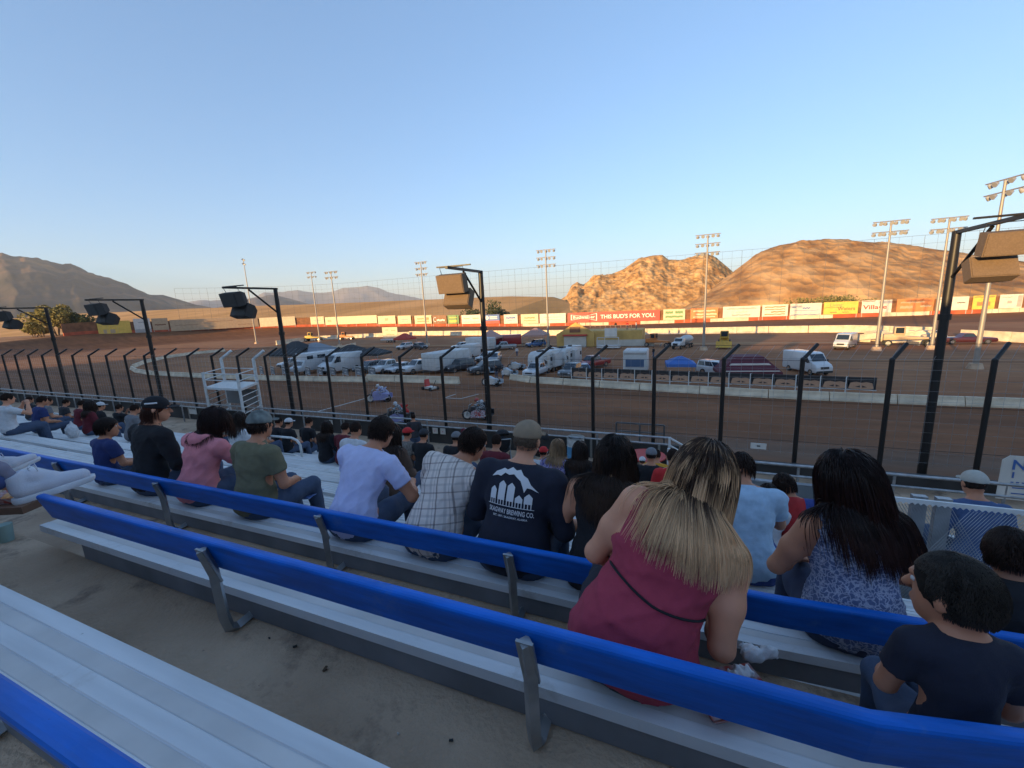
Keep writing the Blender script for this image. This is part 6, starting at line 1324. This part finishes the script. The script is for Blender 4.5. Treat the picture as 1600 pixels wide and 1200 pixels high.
# ------------------------------------------------------------------ the crowd further down
def template(**k): return person((0, 0, -50), 'x', h=.019, hn=0, eyes=False, **k)[0]
T_short = template(lean=.25, hair='short', hcol=DK, seed=51); T_up = template(lean=.1, hair='short', hcol=DK, seed=52, arms='up'); T_cap = template(lean=.2, hair='short', hcol=DK, cap=white, seed=53)
T_long = person((0,0,-50), 'x', h=.019, hn=700, hlen=.33, hrad=.005, frizz=.3, lean=.15, hair='long', hcol=DK, seed=54, eyes=False, sleeves='long')[0]
T_blond = person((0,0,-50), 'x', h=.019, hn=700, hlen=.28, hrad=.005, frizz=.3, lean=.2, hair='long', hcol=((.22,.13,.07),(.35,.22,.12)), seed=55, eyes=False)[0]
T_stand = template(stand=True, lean=.08, hair='short', hcol=DK, seed=56, arms='down', sleeves='long'); T_standl = person((0,0,-50), 'x', stand=True, h=.019, hn=500, hlen=.25, hrad=.005, lean=.15, hair='long', hcol=DK, seed=57, eyes=False, sleeves='none', arms=(((-.25,.15,1.15),(-.1,.35,1.1)), ((.25,.15,1.15),(.1,.35,1.1))))[0]
TREES = {id(t): tree_of(t) for t in (T_short, T_up, T_cap, T_long, T_blond, T_stand, T_standl)}
def put(t, loc, label, shirt=None, cap=None, yaw=0., s=1., skin=None, pants=None, hairm=None, group='spectators in the lower rows', cat='person'):
    o = dup(t, loc=loc, rz=yaw, label=label, group=group, tree=TREES[id(t)]); o['category'] = cat; o.scale = (s, s, s)
    for c in [c for c in C.objects if c.parent is o]:
        b = c.name.split('.')[0]; mm = {'shirt': shirt, 'cap': cap, 'body': skin and SKIN[skin], 'trousers': pants, 'hair': hairm}.get(b)
        if mm:
            for sl_ in c.material_slots[:1]: sl_.link = 'OBJECT'; sl_.material = mm
            for g in C.objects:
                if g.parent is c and b == 'cap' and g.material_slots: g.material_slots[0].link = 'OBJECT'; g.material_slots[0].material = mm
    return o
greyc = cloth('grey', (.16,.16,.17)); tanc = cloth('tan', (.30,.24,.18)); purple = cloth('purple', (.09,.04,.14)); yel = cloth('yellow', (.55,.26,.02)); mauve = pattern('floral_shirt', (.45,.40,.60), (.08,.07,.30), 30); redc = cloth('bright_red', (.50,.02,.02)); plg = cloth('grey_plaid', (.17,.15,.13), var=.4, scale=30); char_ = cloth('charcoal', (.03,.03,.035)); grn = cloth('dull_teal', (.06,.10,.10)); brw = cloth('brown', (.08,.045,.03))
def crowd(px, row, t, label, py=720, **k):
    j = row; Y = NEAR0+D*j+.17; z = SEAT0-RS*j; r = ray(px, py); x = r[0]/r[1]*Y; return put(t, (x, Y, z), label, **k)
CR_ = [(18, 3, T_up, 'white T-shirt with yellow sleeves, arms raised, at the far left edge', dict(shirt=white, skin='light', py=680)),
 (45, 7, T_up, 'dark top holding a phone up, behind the long left handrail', dict(shirt=char_, py=640)), (4, 8, T_short, 'grey top at the left edge by the dark wall', dict(shirt=grn, py=640)),
 (72, 6, T_short, 'grey top left of the maroon one behind the long handrail', dict(shirt=greyc, py=660)), (100, 7, T_short, 'charcoal top low behind the long handrail', dict(shirt=char_, py=660)),
 (124, 6, T_short, 'maroon top behind the long handrail', dict(shirt=maroon, py=665)), (140, 5, T_long, 'long hair and dark red top beside the white bag', dict(shirt=maroon, py=670)),
 (158, 6, T_cap, 'white cap low behind the small boy in navy', dict(shirt=black, cap=white, py=680)), (186, 7, T_up, 'black top pointing a phone at the track', dict(shirt=black, py=660)),
 (206, 5, T_short, 'grey shirt just left of the black cap', dict(shirt=greyc, py=680)), (64, 4, T_short, 'navy top with bare knee, left of the white bag', dict(shirt=royal, py=680)),
 (326, 6, T_cap, 'white cap, shading the eyes, under the white tower', dict(shirt=tanc, cap=white, py=680)), (372, 4, T_long, 'white T-shirt crossed by dark straps and long black hair', dict(shirt=white, py=700)),
 (395, 6, T_short, 'black top in front of the white tower leg', dict(shirt=black, py=665)), (430, 7, T_short, 'black jacket with a dark head left of the white cap', dict(shirt=black, py=685)), (447, 7, T_cap, 'white cap and black top by the short handrail', dict(shirt=black, cap=white, py=685)),
 (478, 8, T_short, 'broad black shirt at the lowest row left of centre', dict(shirt=black, py=690, s=1.08)), (508, 6, T_long, 'long black hair and black hoodie, left of the maroon top', dict(shirt=black, py=700)), (534, 6, T_short, 'grey cropped hair and maroon top beside the pale blue T-shirt man', dict(shirt=maroon, py=700)),
 (548, 4, T_short, 'white shirt half hidden behind the pale blue T-shirt', dict(shirt=white, py=715)), (606, 3, T_long, 'long dark hair right of the pale blue T-shirt man', dict(shirt=brw, py=715)), (633, 6, T_cap, 'bright red cap and grey checked shirt', dict(shirt=plg, cap=redc, py=715)),
 (658, 6, T_cap, 'dark cap and black shirt right of the red cap', dict(shirt=black, cap=char_, py=710)), (709, 6, T_cap, 'grey beanie and black top behind the plaid shirt', dict(shirt=black, cap=greyc, py=715)),
 (770, 5, T_short, 'dark top between the plaid shirt and the khaki cap', dict(shirt=maroon, py=720)), (846, 6, T_cap, 'small red cap and white top right of the khaki cap', dict(shirt=white, cap=redc, py=725, s=.85)), (868, 5, T_blond, 'blonde hair and purple floral shirt', dict(shirt=mauve, py=740)),
 (904, 5, T_long, 'black hair and dark top right of the blonde floral shirt', dict(shirt=black, py=735)), (1016, 6, T_cap, 'grey cap and black shirt left of the blonde-haired woman', dict(shirt=black, cap=greyc, py=740)), (1025, 8, T_short, 'orange-yellow shirt below the white stairs', dict(shirt=yel, py=715)),
 (1050, 5, T_short, 'red top peeking left of the blonde hair', dict(shirt=redc, py=755)), (1003, 9, T_cap, 'dark top and white cap beside the yellow shirt', dict(shirt=char_, cap=white, py=710, s=.8))]
for px, row, t, lb, k in CR_: crowd(px, row, t, 'spectator: '+lb, **k)
WZ = 2.32
def walkp(px, Y, t, label, z=WZ, **k): r = ray(px, 690); put(t, (r[0]/r[1]*Y, Y, z), label, group='people on the front walkway', **k)
walkp(649, 11.6, T_stand, 'man in dark clothes standing on the walkway right of the pale trash drum', shirt=char_, yaw=.6)
walkp(1163, 11.2, T_standl, 'woman in a dark purple top with long dark hair standing at the lower rail', z=1.35, shirt=purple, pants=jeans)
walkp(1213, 10.6, T_standl, 'woman in a white sleeveless top with a dark ponytail leaning at the lower rail', z=1.35, shirt=white, pants=jeans)
walkp(1196, 10.8, T_short, 'child in a tan top beside the white sleeveless top at the lower rail', z=2.0, s=.8, shirt=tanc)
walkp(1316, 11.4, T_stand, 'man with a dark head at the lower rail, seen above the long dark hair', z=1.05, shirt=black)
walkp(718, 12.0, T_short, 'hooded person in a maroon jacket crouched at the dark wall', z=2.6, shirt=maroon, yaw=-.7, cap=None, hairm=maroon)
# people in the infield
for i, (px, py, lb, st) in enumerate(((1021, 558, 'dark clothes walking alone on the infield dirt', black), (740, 569, 'dark top beside the small white car', black), (752, 574, 'light top near the infield gap', greyc), (776, 590, 'black and white suit near the infield gap', black), (786, 596, 'white suit at the end of the barrier gap', white), (808, 556, 'white top by the red trailer', white), (716, 575, 'dark top by the black cars', char_), (905, 517, 'pale top behind the building railing', tanc), (962, 517, 'dark top behind the roof railing', black), (980, 516, 'red top behind the roof railing', red), (994, 516, 'white top at the right end of the roof railing', white))):
    z = 2.7 if py < 520 else 0; p = GY(px, py+12, 74.) if z else G(px, py); put(T_stand, (p.x, p.y, z), 'person in %s' % lb, shirt=st, s=.8, yaw=random.uniform(0, 6), group='people in the infield')
p = GY(458, 640, 15.2); put(T_stand, (p.x, 15.6, 0), 'person in dark clothes standing on the track just past the third speaker pole', shirt=char_, yaw=2.5, group='people on the track')
for t in (T_short, T_up, T_cap, T_long, T_blond, T_stand, T_standl):
    for c, gs in TREES[id(t)]:
        for g in gs: bpy.data.objects.remove(g)
        bpy.data.objects.remove(c)
    bpy.data.objects.remove(t)

# small litter on the concrete behind the near bench
for i, (px, py, w_, c_) in enumerate(((421, 998, .02, 'dark'), (461, 1011, .035, 'dark'), (508, 1046, .05, 'brown'), (622, 1148, .02, 'pale'), (705, 1158, .03, 'dark'), (205, 868, .03, 'dark'), (560, 1012, .015, 'pale'))):
    p = G(px, py, TREAD0+.004); m = MB(); w_ *= .5; m.box((0,0,.004), (w_, w_*.35, .007), rz=i*.9); m.box((w_*.3,0,.006), (w_*.5, w_*.3, .006), rz=i*.9+.7); o = m.build('litter', {'dark': TRIM, 'brown': mat('leaf_litter', (.09,.055,.03), .9), 'pale': mat('paper_scrap', (.5,.48,.44), .9)}[c_]); o.location = p
    tag(o, ['tiny dark scrap nearest the left bracket foot', 'short dark twig on the concrete behind the near bench', 'brown leaf scrap lying along the floor stain', 'tiny pale scrap near the bottom of the picture', 'dark scrap left of the middle bracket foot', 'dark scrap by the bench end at the left', 'tiny pale crumb between the twig and the stain'][i], 'litter')
# ------------------------------------------------------------------ racing sidecars on the front straight
def sidecar(loc, rz, body_m, panel_m, label, txt=None, s=1.):
    e = empty('racing_sidecar', loc, rz, label, 'motorcycle'); e.scale = (s, s, s)
    for x, y, r in ((.85, 0, .33), (-.62, 0, .31), (-.25, -.85, .26)):
        m = MB(); n = 20; pts = [(x+r*math.cos(2*math.pi*k/n), y, r+r*math.sin(2*math.pi*k/n)) for k in range(n+1)]; m.tube(pts, .06, n=6); wv = m.build('wheel', rubber, e)
        m = MB(); m.cyl((x, y-.03, r), (x, y+.03, r), r*.72, n=16); m.cyl((x, y-.06, r), (x, y+.06, r), .06, n=10); m.build('rim', WHT if x > .5 else TRIM, wv)
    m = MB(); m.tube([(.85,.07,.33), (.62,.07,.95), (.55,.07,1.05)], .03, n=6); m.tube([(.85,-.07,.33), (.62,-.07,.95), (.55,-.07,1.05)], .03, n=6); m.tube([(.55,-.32,1.08),(.55,.32,1.08)], .018, n=6); m.build('fork', steel, e)
    m = MB(); m.prism([(-.75,.35),(-.85,.75),(-.3,.82),(.1,.98),(.5,.92),(.62,.55),(.3,.25),(-.5,.22)], -.17, .17); bevelled(m.build('body', body_m, e), .05)
    m = MB(); m.prism([(-.55,.2),(-.6,.72),(.05,.80),(.42,.62),(.55,.2)], .19, .215); pn = m.build('side_panel', panel_m, e)
    if txt: text_obj(txt, 'race_number', REDP, pn, .42, (-.05, .222, .46), (rad(90), 0, rad(180)), .004, bold=.01)
    m = MB(); m.box((-.2, -.5, .25), (1.3, .72, .05)); m.prism([(-.85,.25),(-.85,.6),(-.6,.62),(.3,.45),(.55,.28)], -.88, -.84); m.build('platform', body_m, e)
    m = MB(); m.tube([(-.6,-.7,.3),(-.6,-.7,.75),(-.1,-.7,.8),(-.05,-.7,.3)], .02, n=6); m.build('grab_rail', steel, e)
    m = MB(); m.tube([(.2,.12,.3),(-.3,.2,.25),(-.95,.2,.45)], .04, n=6); m.build('exhaust', chrome, e); return e
def rider(loc, rz, label, suit, hm, lean=.75, side=0., arms=(((-.26,.30,.38),(-.22,.62,.34)), ((.26,.30,.38),(.22,.62,.34))), legs=(((-.20,.36,.02),(-.16,.02,-.30)), ((.20,.36,.02),(.16,.02,-.30))), seed=70):
    return person(loc, label, 'sidecar riders', yaw=rz-math.pi/2, s=.98, lean=lean, side=side, head=(-.45, 0, 0), shirt=suit, pants=suit, sleeves='long', helmet=hm, hn=0, h=.018, arms=arms, legs=legs, seed=seed, eyes=False)
hw_ = mat('helmet_white', (.6,.6,.6), .25); hr_ = mat('helmet_red', (.45,.05,.04), .25); flag = pattern('flag_panel', (.35,.04,.04), (.55,.55,.58), 9); lil = mat('lilac_fairing', (.30,.30,.52), .4); suitw = pattern('blue_white_suit', (.05,.05,.25), (.5,.5,.56), 9); suitr = cloth('red_suit', (.48,.02,.015)); suitb = pattern('black_white_suit', (.5,.5,.5), (.03,.03,.035), 8)
def bikeset(px, py, hd, bm, pm, s1, s2, h1, h2, lab, l1, l2, txt=None, seed=70):
    p = G(px, py); sidecar(p, hd, bm, pm, lab, txt)
    R_ = Matrix.Rotation(hd, 3, 'Z'); a = p+R_ @ Vector((-.35, 0, .84)); b = p+R_ @ Vector((-.5, -.5, .62))
    rider(a, hd, l1, s1, h1, lean=.85, seed=seed); rider(b, hd, l2, s2, h2, lean=.95, side=.2, seed=seed+1)
bikeset(594, 628, math.pi+.35, lil, lil, suitw, suitw, hw_, hw_, 'pale lilac racing sidecar standing at the chalk start line', 'rider in a white and purple suit steering the lilac sidecar', 'passenger in a white and purple suit leaning behind the lilac sidecar rider', seed=70)
bikeset(622, 662, math.pi+.15, TRIM, lil, suitb, suitr, hw_, hr_, 'dark racing sidecar just behind the guard rail, with a red suited passenger', 'rider in a black and white suit bent over the dark sidecar', 'passenger in a bright red suit with white number on the dark sidecar', seed=74)
bikeset(748, 656, math.pi+.08, TRIM, flag, suitb, cloth('black_suit', (.012,.012,.014)), hr_, hw_, 'black racing sidecar with a flag patterned side panel near the middle pole', 'rider in dark leathers and striped helmet on the flag panelled sidecar', 'passenger in black leathers behind the flag panelled sidecar', '36', seed=78)
e = empty('go_kart', G(672, 609), 2.8, 'small red white and blue racing frame parked by the pale barrier end', 'kart'); m = MB(); m.prism([(-.7,.15),(-.7,.3),(.2,.35),(.75,.2),(.8,.12)], -.3, .3); m.build('body', WHT, e); m = MB(); m.prism([(.2,.35),(.35,1.0),(.5,1.0),(.6,.25)], -.22, .22); m.build('front_panel', REDP, e); m = MB(); m.tube([(-.5,.0,.3),(-1.0,0,1.0)], .03, n=5); m.build('bar', TRIM, e)
for x, y in ((-.6,.45),(-.6,-.45),(.6,.4),(.6,-.4)): m = MB(); m.cyl((x, y-.07, .16), (x, y+.07, .16), .16, n=12); m.build('wheel', rubber, e)
for px, py, lb, hd in ((768, 603, 'first pale racing sidecar waiting in the infield gap', 2.9), (793, 588, 'second pale racing sidecar waiting in front of the barrier gap', 2.6), (762, 584, 'pale racing sidecar between the dark cars and the middle pole', 2.2), (806, 578, 'pale racing sidecar left of the white pickup', 2.9)):
    sidecar(G(px, py), hd, paint('pale_fairing', (.45,.48,.5)), WHT, lb)
# ------------------------------------------------------------------ things on the walkway
def stroller(px, Y, rz, label, m_, tip=.35):
    r = ray(px, 700); e = empty('pushchair', (r[0]/r[1]*Y, Y, WZ), rz, label, 'pushchair'); m = MB()
    for s in (-1, 1): m.tube([(s*.24,-.45,1.0),(s*.24,-.1,.55),(s*.24,.35,.12)], .016, n=6); m.tube([(s*.24,.1,.6),(s*.24,-.35,.12)], .016, n=6)
    m.tube([(-.24,-.45,1.0),(.24,-.45,1.0)], .018, n=6); m.build('frame', steel, e)
    for x, y in ((-.26,.38),(.26,.38),(-.26,-.38),(.26,-.38)): m = MB(); m.cyl((x-.02, y, .11), (x+.02, y, .11), .11, n=12); m.build('wheel', rubber, e)
    f = SD(.04); f.ell((0, .02, .50), np.array([.22, .28, .10])); f.ell((0, -.18, .78), np.array([.24, .12, .26])); f.disp = folds(int(px), .015); mesh_obj('seat', *f.mesh(.02), m_, e)
    f = SD(.03); f.ell((0, .0, 1.0), np.array([.25, .32, .20])); f.cut.append(lambda P: -(P[..., 2]-1.0+(P[..., 1])*.5)); f.disp = folds(int(px)+2, .01); mesh_obj('sunshade', *f.mesh(.02), m_, e)
stroller(786, 12.2, .5, 'black folded pushchair against the wall right of the plaid shirt man', black); stroller(845, 12.2, -.6, 'black pushchair between the khaki cap and the blue trash drum', black); stroller(962, 12.3, .9, 'black pushchair tipped by the railing behind the braided hair', black)
r = ray(1010, 700); e = empty('round_table', (r[0]/r[1]*12.2, 12.2, WZ), 0, 'round red topped table below the white stairs', 'table'); m = MB(); m.cyl((0,0,.72), (0,0,.76), .55, n=28); m.build('tabletop', REDP, e); m = MB(); m.cyl((0,0,0), (0,0,.72), .04, n=8); m.cyl((0,0,0), (0,0,.03), .28, n=16); m.build('pedestal', steel, e)
p = GY(112, 672, NEAR0+D*4+.15); f = SD(.05); f.ell((0,0,.16), np.array([.15,.12,.18])); f.cone((0,0,.3), (.05,0,.42), .05, .02); f.disp = folds(61, .03, (1,1,1), 14); e = empty('plastic_bag', (p.x, p.y, SEAT0-RS*4), 0, 'crumpled white plastic bag on the bench beside the dark red tops', 'bag'); mesh_obj('bag', *f.mesh(.014), white, e)
for i, (px, row) in enumerate(((300, 9), (470, 9), (905, 9), (700, 9))):
    r = ray(px, 690); Y = NEAR0+D*row+.12; m = MB(); m.cyl((0,0,0), (0,0,.13), .035, .045, n=12); o = m.build('paper_cup', [white, mat('cup_red', (.5,.05,.04), .5)][i % 2]); o.location = (r[0]/r[1]*Y, Y, SEAT0-RS*row); tag(o, '%s paper cup on the lowest bench %s' % (['white', 'red'][i % 2], ['below the white tower', 'below the short handrail', 'near the blue trash drum', 'near the two red printed notices'][i]), 'cup')
